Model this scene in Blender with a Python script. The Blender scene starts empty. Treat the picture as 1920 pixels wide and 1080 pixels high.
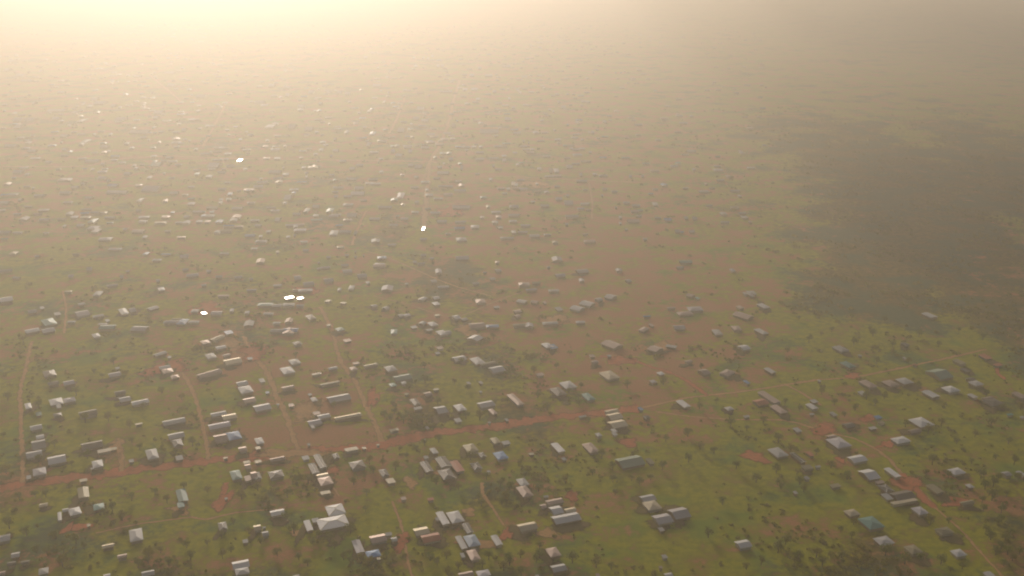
import bpy, bmesh, math, random
import numpy as np
from mathutils import Vector, Matrix

scene = bpy.context.scene
col = scene.collection
rnd = random.Random(11)

# ------------------------------------------------------------------ camera
CAM_H = 380.0
cam = bpy.data.cameras.new("aerial_camera")
cam.sensor_width = 36.0
cam.lens = 36.0 * 2000.0 / 1920.0
cam.clip_start, cam.clip_end = 1.0, 120000.0
cam_ob = bpy.data.objects.new("aerial_camera", cam)
cam_ob.location = (0, 0, CAM_H)
cam_ob.rotation_euler = (math.radians(90 - 19.0), 0, 0)
col.objects.link(cam_ob)
scene.camera = cam_ob

# ------------------------------------------------------------------ sky, sun, exposure
SUN_EL, SUN_AZ = math.radians(15.0), math.radians(-15.0)
SUN_DIR = Vector((math.sin(SUN_AZ) * math.cos(SUN_EL), math.cos(SUN_AZ) * math.cos(SUN_EL), math.sin(SUN_EL)))
world = bpy.data.worlds.new("World")
scene.world = world
world.use_nodes = True
wn = world.node_tree
sky = wn.nodes.new("ShaderNodeTexSky")
sky.sky_type = 'NISHITA'
sky.sun_disc = False
sky.sun_elevation, sky.sun_rotation = SUN_EL, SUN_AZ
sky.air_density, sky.dust_density, sky.ozone_density = 1.0, 3.2, 0.8
bg = wn.nodes["Background"]
bg.inputs["Strength"].default_value = 0.075
wn.links.new(sky.outputs[0], bg.inputs["Color"])
sun = bpy.data.lights.new("sun", 'SUN')
sun.energy = 2.8
sun.angle = math.radians(0.53)
sun.color = (1.0, 0.89, 0.765)
sun_ob = bpy.data.objects.new("sun", sun)
sun_ob.rotation_euler = (-SUN_DIR).to_track_quat('-Z', 'Y').to_euler()
sun_ob.location = (0, 0, 3000)
col.objects.link(sun_ob)
scene.view_settings.view_transform = 'Standard'
scene.view_settings.look = 'None'
scene.view_settings.exposure = -0.50
scene.view_settings.gamma = 1.0
scene.view_settings.use_curve_mapping = False
scene.cycles.filter_width = 2.0
scene.cycles.max_bounces = 6
scene.cycles.volume_bounces = 2
scene.cycles.diffuse_bounces = 2
scene.cycles.glossy_bounces = 2
scene.cycles.transmission_bounces = 2

# ------------------------------------------------------------------ traced places, in metres on the ground
# house: x, y, heading, length, depth, roof form, roof colour, wall kind, ridge cap, label
HOUSES = [
(-119.0,618.8,0.370,19.5,14.5,'h','w',1,2,'pale silver hipped house below the large cream hipped pair'),
(87.1,703.2,0.371,18.9,14.9,'g','k',3,0,'dull green gabled house standing at the long pale green roof'),
(36.1,624.1,0.347,18.4,10.3,'g','w',3,0,'pale silver gabled house standing at the bright white long roof below the clearing'),
(238.2,618.1,0.316,11.8,14.2,'h','t',0,0,'teal green hipped house standing at the teal hipped roof'),
(-119.7,634.7,0.377,11.7,13.7,'h','w',1,2,'pale silver hipped house above the large cream hipped pair'),
(271.5,654.3,0.326,15.6,10.7,'g','d',3,0,'dark weathered gabled house above the long bright white shed by the bend'),
(112.7,630.1,0.338,11.7,12.9,'g','l',3,0,'lavender grey gabled house above the long lavender grey roof'),
(250.1,733.7,0.359,12.9,16.0,'h','l',1,0,'lavender grey hipped house left of the tiny bright blue shed'),
(-244.5,603.6,0.386,8.1,15.3,'h','w',0,0,'small pale silver hipped house standing at the solitary pale square roof'),
(376.5,864.0,0.389,15.0,19.8,'g','k',0,0,'dull green gabled house standing at the wide dark teal roof'),
(100.6,623.3,0.337,11.4,11.3,'g','l',1,0,'small lavender grey gabled house left of the long lavender grey roof'),
(326.0,768.7,0.361,13.8,15.3,'h','w',3,0,'pale silver hipped house standing at the pale diamond-shaped roof'),
(-319.9,729.3,0.461,15.2,12.1,'g','d',0,0,'dark weathered gabled house left of the upright pale green roof'),
(-38.0,625.8,0.359,8.8,14.5,'h','w',3,0,'small pale silver hipped house above the half blue hipped roof'),
(-52.6,600.5,0.350,12.1,9.4,'g','r',1,0,'small rust red gabled house right of the faded reddish roof pair'),
(-25.8,596.5,0.344,8.1,13.4,'h','a',1,0,'small half blue hipped house standing at the half blue hipped roof'),
(-337.5,706.3,0.454,12.4,12.9,'g','w',1,0,'pale silver gabled house left of the upright pale green roof'),
(-145.0,813.9,0.460,18.7,12.1,'g','w',3,0,'pale silver gabled house standing at the long yellow-edged roof by the street'),
(10.1,613.3,0.346,12.3,9.0,'g','c',0,0,'small sunlit cream gabled house left of the bright white long roof below the clearing'),
(257.7,683.8,0.339,10.0,14.3,'g','w',3,0,'small pale silver gabled house above the long bright white shed by the bend, second away'),
(-47.1,683.8,0.386,9.4,14.6,'h','d',3,1,'small dark weathered hipped house below the white-ridged dark roofs'),
(239.5,596.5,0.307,10.6,9.3,'h','w',0,0,'small pale silver hipped house below the teal hipped roof'),
(95.6,640.5,0.344,10.0,11.4,'h','c',2,0,'small sunlit cream hipped house left of the long lavender grey roof'),
(-229.3,653.9,0.406,6.7,17.7,'n','t',2,0,'long teal green gabled house standing at the upright pale green roof'),
(-168.4,570.2,0.356,10.1,8.4,'g','w',3,0,'small pale silver gabled house right of the solitary pale square roof'),
(8.9,659.4,0.366,7.8,14.9,'h','p',0,0,'small pinkish brown hipped house left of the bright white long roof below the clearing'),
(-360.7,729.8,0.470,9.7,15.4,'g','g',1,0,'small grey gabled house left of the upright pale green roof'),
(-231.6,762.8,0.456,16.7,9.9,'g','l',0,0,'lavender grey gabled house below the four clustered long roofs'),
(-86.6,599.2,0.355,10.2,9.0,'g','p',2,0,'small pinkish brown gabled house above the bright blue roof by the lower path'),
(199.9,717.9,0.360,10.0,14.1,'h','w',0,0,'small pale silver hipped house right of the red clearing'),
(83.7,764.9,0.397,13.3,12.4,'g','c',3,0,'sunlit cream gabled house below the three stacked yellow-edged roofs'),
(-299.2,657.6,0.422,7.1,15.6,'n','y',0,0,'small olive tan gabled house above the solitary pale square roof'),
(-269.5,714.7,0.443,8.0,16.6,'h','w',0,0,'small pale silver hipped house above the upright pale green roof'),
(85.5,861.1,0.434,12.2,17.4,'h','c',1,0,'sunlit cream hipped house standing at the cream diamond roof'),
(-50.6,702.2,0.394,8.5,14.9,'n','d',1,1,'small dark weathered gabled house above the white-ridged dark roofs'),
(399.3,806.1,0.365,13.1,13.5,'h','d',1,0,'dark weathered hipped house below the two orange roofs'),
(-98.3,590.3,0.353,5.3,15.4,'n','l',1,0,'long lavender grey gabled house left of the bright blue roof by the lower path'),
(254.8,586.4,0.301,8.3,9.6,'h','y',1,0,'small olive tan hipped house right of the teal hipped roof'),
(-215.6,744.9,0.445,9.9,14.1,'h','b',3,0,'small blue hipped house standing at the blue roof over the red road'),
(-113.5,698.1,0.404,10.4,11.5,'h','d',2,1,'small dark weathered hipped house left of the bright cream box, first away'),
(-269.6,769.9,0.468,17.4,8.6,'g','w',2,0,'pale silver gabled house left of the four clustered long roofs'),
(215.4,815.3,0.395,7.1,24.3,'n','p',2,0,'long pinkish brown gabled house right of the long orange-red roof'),
(-59.3,608.0,0.355,9.4,8.9,'g','c',0,0,'small sunlit cream gabled house above the faded reddish roof pair'),
(26.1,583.5,0.331,7.4,10.2,'h','p',3,0,'small pinkish brown hipped house below the bright white long roof below the clearing'),
(256.3,707.4,0.348,12.5,9.6,'g','w',1,0,'small pale silver gabled house below the tiny bright blue shed'),
(-133.0,674.1,0.397,9.1,11.6,'h','p',3,0,'small pinkish brown hipped house above the large cream hipped pair'),
(59.6,725.0,0.385,8.1,15.7,'h','p',0,0,'small pinkish brown hipped house left of the long pale green roof'),
(-170.3,684.2,0.408,10.2,10.7,'h','d',2,1,'small dark weathered hipped house below the blue roof over the red road, second away'),
(-46.3,624.1,0.360,5.2,16.8,'n','w',1,0,'long pale silver gabled house above the faded reddish roof pair'),
(94.2,932.9,-0.872,17.8,13.3,'g','p',0,0,'pinkish brown gabled house above the cream diamond roof'),
(283.1,608.5,0.306,10.3,7.9,'h','y',1,0,'small olive tan hipped house right of the long bright white shed by the bend'),
(-24.3,580.5,0.337,6.2,11.6,'h','p',1,0,'small pinkish brown hipped house below the half blue hipped roof'),
(-141.9,703.9,0.412,5.3,21.6,'n','d',2,1,'long dark weathered gabled house left of the bright cream box'),
(148.1,592.6,0.317,8.9,8.5,'g','w',2,0,'small pale silver gabled house right of the long lavender grey roof'),
(-205.1,795.8,0.465,13.3,11.7,'g','w',0,0,'pale silver gabled house right of the four clustered long roofs'),
(-40.2,696.1,0.390,6.4,17.1,'n','r',1,0,'long rust red gabled house right of the white-ridged dark roofs'),
(-343.7,784.5,0.492,13.6,10.9,'g','d',2,0,'small dark weathered gabled house left of the four clustered long roofs, second away'),
(-224.9,740.9,0.445,9.8,13.1,'g','p',0,0,'small pinkish brown gabled house left of the blue roof over the red road'),
(-357.8,714.7,0.463,11.0,10.6,'g','g',2,0,'small grey gabled house above the solitary pale square roof'),
(28.8,565.8,0.323,9.0,7.4,'g','g',3,0,'small grey gabled house below the bright white long roof below the clearing'),
(-267.0,865.5,0.725,21.2,8.8,'g','p',1,0,'pinkish brown gabled house above the four clustered long roofs'),
(-342.7,688.1,0.446,8.9,11.6,'h','l',2,0,'small lavender grey hipped house left of the solitary pale square roof'),
(-31.3,724.3,0.400,8.9,13.0,'h','y',1,0,'small olive tan hipped house left of the light blue roof under the red road'),
(269.7,646.1,0.322,20.0,4.3,'m','c',1,0,'long sunlit cream flat-roofed house standing at the long bright white shed by the bend'),
(298.8,737.5,0.354,12.7,9.4,'h','w',2,0,'small pale silver hipped house below the pale diamond-shaped roof'),
(-87.6,581.8,0.348,8.7,7.7,'h','b',3,0,'small blue hipped house standing at the bright blue roof by the lower path'),
(-198.8,682.6,0.413,7.1,13.8,'h','t',0,0,'small teal green hipped house below the blue roof over the red road'),
(94.0,650.3,0.349,10.1,8.4,'g','w',2,0,'small pale silver gabled house left of the long lavender grey roof'),
(39.0,827.3,0.429,9.5,16.3,'h','d',3,0,'dark weathered hipped house left of the cream diamond roof'),
(-21.5,801.4,0.430,13.2,10.8,'g','w',1,0,'small pale silver gabled house above the light blue roof under the red road'),
(-165.6,562.3,0.352,8.2,7.3,'h','g',1,0,'small grey hipped house right of the solitary pale square roof'),
(30.0,634.4,0.352,7.8,10.2,'g','w',1,0,'small pale silver gabled house above the bright white long roof below the clearing'),
(-227.0,831.4,0.485,10.5,14.8,'h','w',1,0,'pale silver hipped house above the four clustered long roofs'),
(-253.2,892.6,0.517,15.0,12.3,'g','c',1,0,'sunlit cream gabled house above the four clustered long roofs'),
(2.8,811.3,0.430,6.2,23.1,'h','p',2,0,'long pinkish brown hipped house above the light blue roof under the red road'),
(48.2,841.1,0.433,10.8,14.5,'h','w',2,0,'pale silver hipped house left of the cream diamond roof'),
(-260.5,744.9,0.454,12.0,9.6,'g','w',0,0,'small pale silver gabled house left of the four clustered long roofs, first away'),
(-295.7,633.0,0.529,7.4,10.2,'h','w',2,0,'small pale silver hipped house left of the solitary pale square roof'),
(322.5,688.5,0.332,10.4,8.8,'h','w',1,0,'small pale silver hipped house right of the long bright white shed by the bend'),
(276.1,633.5,0.317,7.9,9.5,'h','l',1,0,'small lavender grey hipped house right of the long bright white shed by the bend'),
(-461.1,993.0,0.615,11.7,20.0,'h','t',2,0,'teal green hipped house standing at the pale turquoise roof'),
(297.5,663.1,0.326,6.9,12.1,'n','y',0,0,'small olive tan gabled house right of the long bright white shed by the bend, first'),
(-62.4,694.9,0.393,6.0,15.4,'n','d',3,1,'small dark weathered gabled house left of the white-ridged dark roofs'),
(-8.5,712.6,0.391,8.4,11.8,'h','b',2,0,'small blue hipped house standing at the light blue roof under the red road'),
(-32.6,595.0,0.345,4.1,15.6,'n','w',0,0,'long pale silver gabled house left of the half blue hipped roof'),
(29.3,645.8,0.357,11.9,6.5,'g','p',1,0,'small pinkish brown gabled house above the bright white long roof below the clearing'),
(-95.8,856.7,0.467,15.2,10.4,'g','k',2,0,'dull green gabled house standing at the faint long green roof'),
(-378.8,807.4,0.511,10.2,13.0,'h','w',2,0,'small pale silver hipped house below the pale turquoise roof, first away'),
(82.5,778.9,0.403,11.2,10.8,'g','c',3,0,'small sunlit cream gabled house above the three stacked yellow-edged roofs, first away'),
(234.0,1011.2,-0.855,19.1,12.3,'g','p',0,0,'pinkish brown gabled house above the tiny blue roof on the track'),
(-132.1,778.9,0.442,22.1,5.4,'g','c',0,0,'long sunlit cream gabled house below the long yellow-edged roof by the street'),
(282.1,582.7,0.296,7.9,7.4,'h','w',1,0,'small pale silver hipped house below the long bright white shed by the bend'),
(-17.5,560.1,0.327,8.0,6.7,'h','l',3,0,'small lavender grey hipped house below the half blue hipped roof'),
(-328.5,599.7,0.401,7.4,8.4,'g','w',2,0,'small pale silver gabled house left of the solitary pale square roof'),
(-58.2,790.8,0.433,8.9,13.6,'g','w',3,0,'small pale silver gabled house below the faint long green roof'),
(-199.6,872.3,0.496,10.4,14.8,'h','w',1,0,'pale silver hipped house left of the long yellow-edged roof by the street'),
(-158.3,631.3,0.382,9.4,7.3,'g','w',1,0,'small pale silver gabled house left of the large cream hipped pair'),
(-13.6,874.3,0.458,12.3,12.5,'g','w',1,0,'pale silver gabled house left of the white house with a blue wing'),
(-408.2,865.5,0.545,9.9,15.2,'h','d',0,0,'dark weathered hipped house below the pale turquoise roof'),
(229.3,630.9,0.322,8.5,8.0,'h','c',3,0,'small sunlit cream hipped house left of the teal hipped roof'),
(217.9,792.0,0.386,7.4,15.6,'h','p',3,0,'small pinkish brown hipped house right of the long orange-red roof'),
(306.8,842.5,0.391,9.0,15.1,'h','p',2,0,'small pinkish brown hipped house above the tiny bright blue shed'),
(373.8,831.4,0.377,11.4,11.5,'h','w',2,0,'small pale silver hipped house below the wide dark teal roof'),
(-304.9,699.8,0.443,7.3,11.5,'h','w',2,0,'small pale silver hipped house left of the upright pale green roof'),
(-144.6,692.5,0.407,5.4,14.9,'n','d',2,1,'long dark weathered gabled house above the large cream hipped pair'),
(-9.9,597.2,0.342,4.6,12.2,'n','g',1,0,'long grey gabled house right of the half blue hipped roof'),
(-256.0,733.1,0.448,7.3,12.4,'h','d',3,1,'small dark weathered hipped house left of the four clustered long roofs'),
(-28.1,559.1,0.328,9.1,5.2,'g','p',3,0,'small pinkish brown gabled house below the half blue hipped roof'),
(-308.6,806.1,0.493,13.7,8.3,'g','w',1,0,'small pale silver gabled house left of the four clustered long roofs, second away'),
(326.8,843.9,0.389,10.4,12.3,'h','p',3,0,'small pinkish brown hipped house left of the wide dark teal roof'),
(263.2,664.0,0.330,7.1,9.8,'h','d',3,1,'small dark weathered hipped house left of the long bright white shed by the bend'),
(353.4,821.9,0.377,8.5,13.9,'n','w',0,0,'small pale silver gabled house below the wide dark teal roof'),
(340.7,849.0,0.388,10.9,11.9,'h','w',3,0,'small pale silver hipped house left of the wide dark teal roof'),
(34.9,725.4,0.389,5.7,15.2,'n','w',1,0,'long pale silver gabled house right of the light blue roof under the red road'),
(275.3,686.1,0.337,5.4,13.9,'n','w',1,0,'small pale silver gabled house above the long bright white shed by the bend, first away'),
(206.2,805.6,0.393,10.8,10.4,'g','r',3,0,'small rust red gabled house standing at the long orange-red roof'),
(-31.5,894.2,0.469,9.4,15.5,'h','g',0,0,'small grey hipped house left of the white house with a blue wing'),
(-134.5,615.0,0.371,4.2,13.4,'n','w',3,0,'long pale silver gabled house left of the large cream hipped pair'),
(-29.1,611.7,0.351,4.7,11.6,'n','d',1,1,'small dark weathered gabled house above the half blue hipped roof'),
(-437.4,1017.8,0.568,12.7,15.5,'g','l',2,0,'lavender grey gabled house right of the pale turquoise roof'),
(-227.6,778.4,0.462,11.2,8.8,'g','c',1,0,'small sunlit cream gabled house right of the four clustered long roofs'),
(-222.6,560.1,0.361,7.5,5.8,'g','g',1,0,'small grey gabled house below the solitary pale square roof'),
(7.6,672.9,0.372,6.5,10.4,'h','g',2,0,'small grey hipped house below the light blue roof under the red road'),
(-281.6,638.7,0.410,6.9,8.5,'h','t',3,0,'small teal green hipped house left of the solitary pale square roof'),
(190.3,866.9,-0.766,9.7,12.9,'h','p',2,0,'small pinkish brown hipped house left of the tiny blue roof on the track'),
(63.8,816.6,0.421,7.4,14.3,'h','t',1,0,'small teal green hipped house below the cream diamond roof'),
(-157.2,768.7,0.443,10.4,8.6,'g','l',2,0,'small lavender grey gabled house below the long yellow-edged roof by the street'),
(-26.2,696.1,0.387,6.4,10.6,'h','d',1,1,'small dark weathered hipped house left of the light blue roof under the red road, second'),
(306.7,922.9,0.420,9.7,14.4,'h','g',2,0,'small grey hipped house left of the pale roof in the dark field'),
(-237.6,783.8,0.467,12.3,7.4,'g','w',0,0,'small pale silver gabled house above the four clustered long roofs, first away'),
(-42.6,795.1,0.432,7.4,12.7,'h','w',3,0,'small pale silver hipped house right of the faint long green roof'),
(-190.8,614.1,0.380,5.3,9.4,'h','d',2,1,'small dark weathered hipped house right of the upright pale green roof'),
(-287.8,563.0,0.374,5.7,7.0,'h','g',2,0,'small grey hipped house left of the solitary pale square roof'),
(133.8,922.9,-0.766,10.9,12.4,'g','p',1,0,'small pinkish brown gabled house right of the cream diamond roof'),
(212.6,708.8,0.355,4.6,15.1,'n','d',3,1,'long dark weathered gabled house right of the red clearing'),
(141.7,803.0,0.402,6.6,13.9,'n','w',0,0,'small pale silver gabled house right of the road junction'),
(-533.8,1060.3,0.503,12.7,15.0,'g','w',1,0,'pale silver gabled house left of the pale turquoise roof'),
(-35.1,949.9,0.986,11.2,12.4,'g','w',0,0,'small pale silver gabled house left of the white house with a blue wing, first away'),
(-218.8,810.0,0.474,9.8,9.4,'g','p',2,0,'small pinkish brown gabled house right of the four clustered long roofs'),
(-173.9,706.3,0.419,11.1,5.8,'g','p',3,0,'small pinkish brown gabled house right of the blue roof over the red road'),
(78.6,1047.0,-0.659,13.6,13.0,'g','w',1,0,'pale silver gabled house above the white house with a blue wing'),
(302.2,884.9,0.407,8.2,14.0,'h','t',1,0,'small teal green hipped house above the tiny bright blue shed'),
(-307.5,720.4,0.453,9.5,6.9,'m','c',1,0,'small sunlit cream flat-roofed house left of the upright pale green roof'),
(-108.2,875.8,0.478,9.0,11.9,'h','g',0,0,'small grey hipped house left of the faint long green roof'),
(427.4,819.3,0.366,7.4,12.3,'n','p',1,0,'small pinkish brown gabled house below the two orange roofs'),
(-92.6,686.1,0.395,5.4,10.7,'h','d',1,1,'small dark weathered hipped house above the bright cream box'),
(-375.1,759.2,0.488,8.8,8.5,'g','w',1,0,'small pale silver gabled house below the pale turquoise roof, second away'),
(-48.1,899.8,0.475,11.4,10.0,'g','w',2,0,'small pale silver gabled house right of the faint long green roof'),
(-349.5,862.5,0.528,10.3,9.9,'g','l',1,0,'small lavender grey gabled house below the pale turquoise roof, second away'),
(-368.8,810.0,0.509,9.1,9.4,'h','l',1,0,'small lavender grey hipped house below the pale turquoise roof'),
(-121.4,722.7,0.416,9.7,6.5,'m','c',2,0,'small sunlit cream flat-roofed house above the bright cream box'),
(-452.5,970.3,0.603,11.7,11.4,'g','w',3,0,'small pale silver gabled house below the pale turquoise roof, first away'),
(-323.1,811.3,0.499,8.9,9.4,'g','w',3,0,'small pale silver gabled house left of the four clustered long roofs, third away'),
(400.7,844.5,0.378,9.7,9.5,'h','w',1,0,'small pale silver hipped house right of the wide dark teal roof'),
(-196.8,891.7,0.503,8.9,11.7,'h','w',2,0,'small pale silver hipped house above the long yellow-edged roof by the street'),
(-80.2,806.1,0.443,6.0,13.5,'h','d',3,0,'small dark weathered hipped house below the faint long green roof'),
(-467.6,969.2,0.607,13.0,10.0,'g','w',3,0,'small pale silver gabled house left of the pale turquoise roof, first away'),
(-151.8,779.6,0.447,9.9,7.4,'g','w',0,0,'small pale silver gabled house below the long yellow-edged roof by the street'),
(-276.4,905.1,0.528,8.3,12.6,'h','g',1,0,'small grey hipped house above the four clustered long roofs'),
(81.3,787.8,0.406,11.3,6.5,'g','c',2,0,'small sunlit cream gabled house above the three stacked yellow-edged roofs, second away'),
(67.3,1032.8,-0.649,12.4,11.9,'g','w',2,0,'small pale silver gabled house above the white house with a blue wing, first away'),
(-194.0,736.4,0.436,5.7,10.7,'h','w',2,0,'small pale silver hipped house right of the blue roof over the red road'),
(312.5,644.5,0.317,10.3,4.3,'g','y',0,0,'small olive tan gabled house right of the long bright white shed by the bend, second'),
(266.4,762.8,0.368,8.9,7.6,'g','d',3,0,'small dark weathered gabled house left of the tiny bright blue shed'),
(-157.0,843.3,0.475,17.0,5.0,'g','y',0,0,'long olive tan gabled house above the long yellow-edged roof by the street'),
(-305.9,871.4,0.521,8.8,10.7,'h','p',2,0,'small pinkish brown hipped house above the four clustered long roofs, second away'),
(-136.3,682.2,0.401,8.4,5.9,'g','c',3,0,'small sunlit cream gabled house above the large cream hipped pair'),
(-86.6,674.8,0.388,5.7,8.5,'m','c',0,0,'small sunlit cream flat-roofed house standing at the bright cream box'),
(169.9,868.4,0.422,7.8,11.8,'g','p',3,0,'small pinkish brown gabled house left of the tiny blue roof on the track, first away'),
(-183.1,681.2,0.410,4.6,10.6,'h','d',3,1,'small dark weathered hipped house below the blue roof over the red road, first away'),
(-397.4,1023.7,0.547,7.4,18.8,'h','w',1,0,'small pale silver hipped house right of the pale turquoise roof, second away'),
(-12.8,736.8,0.402,5.7,10.3,'h','y',2,0,'small olive tan hipped house above the light blue roof under the red road'),
(-233.0,843.9,0.492,9.2,9.0,'g','w',1,0,'small pale silver gabled house above the four clustered long roofs, second away'),
(422.7,1012.0,0.413,8.9,14.6,'n','w',0,0,'small pale silver gabled house standing at the pale roof in the dark field'),
(315.3,753.4,0.357,10.0,6.0,'g','p',3,0,'small pinkish brown gabled house below the pale diamond-shaped roof'),
(-383.2,845.3,0.529,9.0,9.0,'g','l',0,0,'small lavender grey gabled house below the pale turquoise roof, first away'),
(39.5,634.4,0.350,7.9,4.9,'g','c',0,0,'small sunlit cream gabled house above the bright white long roof below the clearing'),
(242.5,967.4,0.446,7.3,15.6,'h','g',0,0,'small grey hipped house above the tiny blue roof on the track'),
(291.6,559.4,0.286,5.5,5.2,'n','g',2,0,'small grey gabled house below the long bright white shed by the bend'),
(260.4,652.8,0.326,5.4,7.7,'m','w',1,0,'small pale silver flat-roofed house left of the long bright white shed by the bend'),
(-258.0,590.6,0.382,7.3,4.4,'g','c',3,0,'small sunlit cream gabled house left of the solitary pale square roof, first away'),
(-312.7,580.5,0.388,5.0,6.1,'g','g',3,0,'small grey gabled house left of the solitary pale square roof, second away'),
(-185.7,682.2,0.411,4.2,10.6,'g','p',1,0,'small pinkish brown gabled house below the blue roof over the red road, third away'),
(-67.9,963.9,0.504,8.5,12.7,'h','g',1,0,'small grey hipped house above the faint long green roof, first away'),
(-282.0,949.9,0.992,15.1,6.9,'g','y',1,0,'small olive tan gabled house left of the pair of white glinting roofs'),
(-21.6,887.4,0.465,15.6,5.5,'g','y',2,0,'long olive tan gabled house left of the white house with a blue wing'),
(217.2,926.2,0.436,8.5,11.2,'g','w',2,0,'small pale silver gabled house above the tiny blue roof on the track'),
(33.2,931.2,0.471,8.0,11.9,'h','w',3,0,'small pale silver hipped house standing at the white house with a blue wing'),
(-167.5,612.2,0.375,4.7,7.0,'g','c',2,0,'small sunlit cream gabled house left of the large cream hipped pair'),
(215.9,694.8,0.349,7.8,5.7,'m','y',1,0,'small olive tan flat-roofed house right of the red clearing'),
(247.5,742.7,0.363,7.2,7.2,'g','p',3,0,'small pinkish brown gabled house left of the tiny bright blue shed'),
(246.7,797.9,0.384,6.1,10.2,'n','w',2,0,'small pale silver gabled house right of the long orange-red roof'),
(-203.4,722.0,0.432,5.8,8.2,'g','p',2,0,'small pinkish brown gabled house below the blue roof over the red road, first away'),
(-331.6,824.6,0.507,8.8,7.5,'g','d',1,0,'small dark weathered gabled house left of the four clustered long roofs, first away'),
(397.7,812.6,0.367,9.8,6.3,'g','p',0,0,'small pinkish brown gabled house right of the wide dark teal roof'),
(434.0,904.5,0.394,7.6,10.7,'m','r',2,0,'small rust red flat-roofed house left of the two orange roofs'),
(104.8,1067.9,-0.676,9.9,12.7,'g','w',2,0,'small pale silver gabled house above the white house with a blue wing, third away'),
(404.8,891.1,0.394,7.0,11.1,'n','y',1,0,'small olive tan gabled house right of the wide dark teal roof'),
(260.6,1039.7,0.407,8.0,14.5,'h','w',2,0,'small pale silver hipped house above the tiny blue roof on the track'),
(-202.7,1006.2,0.532,7.8,13.7,'h','d',1,0,'small dark weathered hipped house below the pair of white glinting roofs, first away'),
(-130.4,658.3,0.389,6.9,5.2,'m','c',0,0,'small sunlit cream flat-roofed house above the large cream hipped pair'),
(-191.6,835.0,0.479,10.5,6.1,'g','p',1,0,'small pinkish brown gabled house left of the long yellow-edged roof by the street'),
(-398.2,798.4,0.512,4.8,11.7,'h','w',2,0,'small pale silver hipped house below the pale turquoise roof, second away'),
(-395.9,843.9,0.532,8.7,7.3,'g','d',0,0,'small dark weathered gabled house below the pale turquoise roof'),
(-245.0,579.0,0.374,5.9,4.3,'g','p',1,0,'small pinkish brown gabled house below the solitary pale square roof'),
(-324.4,909.9,0.856,12.0,6.4,'g','g',3,0,'small grey gabled house above the four clustered long roofs'),
(-126.9,883.4,0.485,12.9,5.5,'g','c',0,0,'small sunlit cream gabled house left of the faint long green roof'),
(-58.8,720.0,0.403,4.4,9.5,'h','g',0,0,'small grey hipped house above the white-ridged dark roofs'),
(229.0,871.4,0.414,5.7,11.8,'n','g',3,0,'small grey gabled house right of the tiny blue roof on the track'),
(356.9,684.2,0.326,5.6,6.3,'g','g',1,0,'small grey gabled house right of the long bright white shed by the bend, first away'),
(-78.6,987.4,0.515,7.7,11.8,'h','g',1,0,'small grey hipped house above the faint long green roof, second away'),
(-303.5,626.8,0.409,2.5,11.4,'n','w',2,0,'long pale silver gabled house left of the solitary pale square roof'),
(-310.6,878.8,0.525,10.0,6.6,'g','w',1,0,'small pale silver gabled house above the four clustered long roofs, third away'),
(-189.2,678.6,0.409,4.8,7.0,'m','p',1,0,'small pinkish brown flat-roofed house below the blue roof over the red road'),
(-311.0,570.9,0.383,5.0,4.5,'g','d',0,0,'small dark weathered gabled house left of the solitary pale square roof, second away'),
(95.6,558.7,0.310,4.9,4.3,'g','g',2,0,'small grey gabled house below the long lavender grey roof'),
(102.0,704.0,0.369,4.3,8.3,'m','y',1,0,'small olive tan flat-roofed house right of the long pale green roof'),
(228.7,667.9,0.336,7.5,4.2,'m','y',0,0,'small olive tan flat-roofed house above the teal hipped roof'),
(-15.7,788.3,0.424,4.3,11.0,'h','p',3,0,'small pinkish brown hipped house above the light blue roof under the red road'),
(38.1,928.2,0.468,7.3,9.9,'m','b',0,0,'small blue flat-roofed house right of the white house with a blue wing'),
(-160.7,605.2,0.371,4.2,5.9,'g','g',2,0,'small grey gabled house left of the large cream hipped pair'),
(129.0,972.8,-0.643,7.0,11.5,'h','p',3,0,'small pinkish brown hipped house above the cream diamond roof'),
(-226.6,641.7,0.400,4.6,6.1,'m','t',1,0,'small teal green flat-roofed house below the upright pale green roof'),
(-131.3,711.6,0.413,4.4,8.0,'h','d',3,1,'small dark weathered hipped house left of the bright cream box, second away'),
(-272.7,926.2,0.536,9.5,7.2,'g','w',3,0,'small pale silver gabled house left of the pair of white glinting roofs'),
(-22.4,713.7,0.394,4.6,7.6,'h','d',0,1,'small dark weathered hipped house left of the light blue roof under the red road, first'),
(367.9,685.1,0.325,4.4,7.1,'n','g',0,0,'small grey gabled house right of the long bright white shed by the bend, second away'),
(-365.2,743.1,0.478,5.7,6.8,'g','w',1,0,'small pale silver gabled house left of the upright pale green roof'),
(10.5,1054.1,-0.484,10.4,9.1,'g','w',0,0,'small pale silver gabled house above the white house with a blue wing, second away'),
(-290.7,939.6,0.546,7.3,9.4,'h','p',0,0,'small pinkish brown hipped house left of the pair of white glinting roofs'),
(-247.4,709.2,0.435,5.0,6.7,'m','w',3,0,'small pale silver flat-roofed house above the upright pale green roof'),
(-370.6,1033.6,0.936,11.0,8.0,'g','w',3,0,'small pale silver gabled house right of the pale turquoise roof'),
(-400.7,956.8,0.582,6.4,11.1,'h','w',2,0,'small pale silver hipped house right of the pale turquoise roof, first away'),
(-193.2,695.1,0.418,4.3,7.3,'g','p',0,0,'small pinkish brown gabled house below the blue roof over the red road, second away'),
(-320.4,641.4,0.419,5.5,4.6,'g','c',3,0,'small sunlit cream gabled house left of the solitary pale square roof, second away'),
(-490.8,1023.7,0.570,8.2,10.2,'g','w',0,0,'small pale silver gabled house left of the pale turquoise roof, second away'),
(-389.9,1027.7,0.538,6.6,12.6,'g','g',1,0,'small grey gabled house right of the pale turquoise roof, third away'),
(177.8,793.3,0.393,6.3,6.6,'h','w',3,0,'small pale silver hipped house left of the long orange-red roof'),
(-168.1,972.8,0.530,7.6,9.3,'h','t',0,0,'small teal green hipped house right of the pair of white glinting roofs'),
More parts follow.
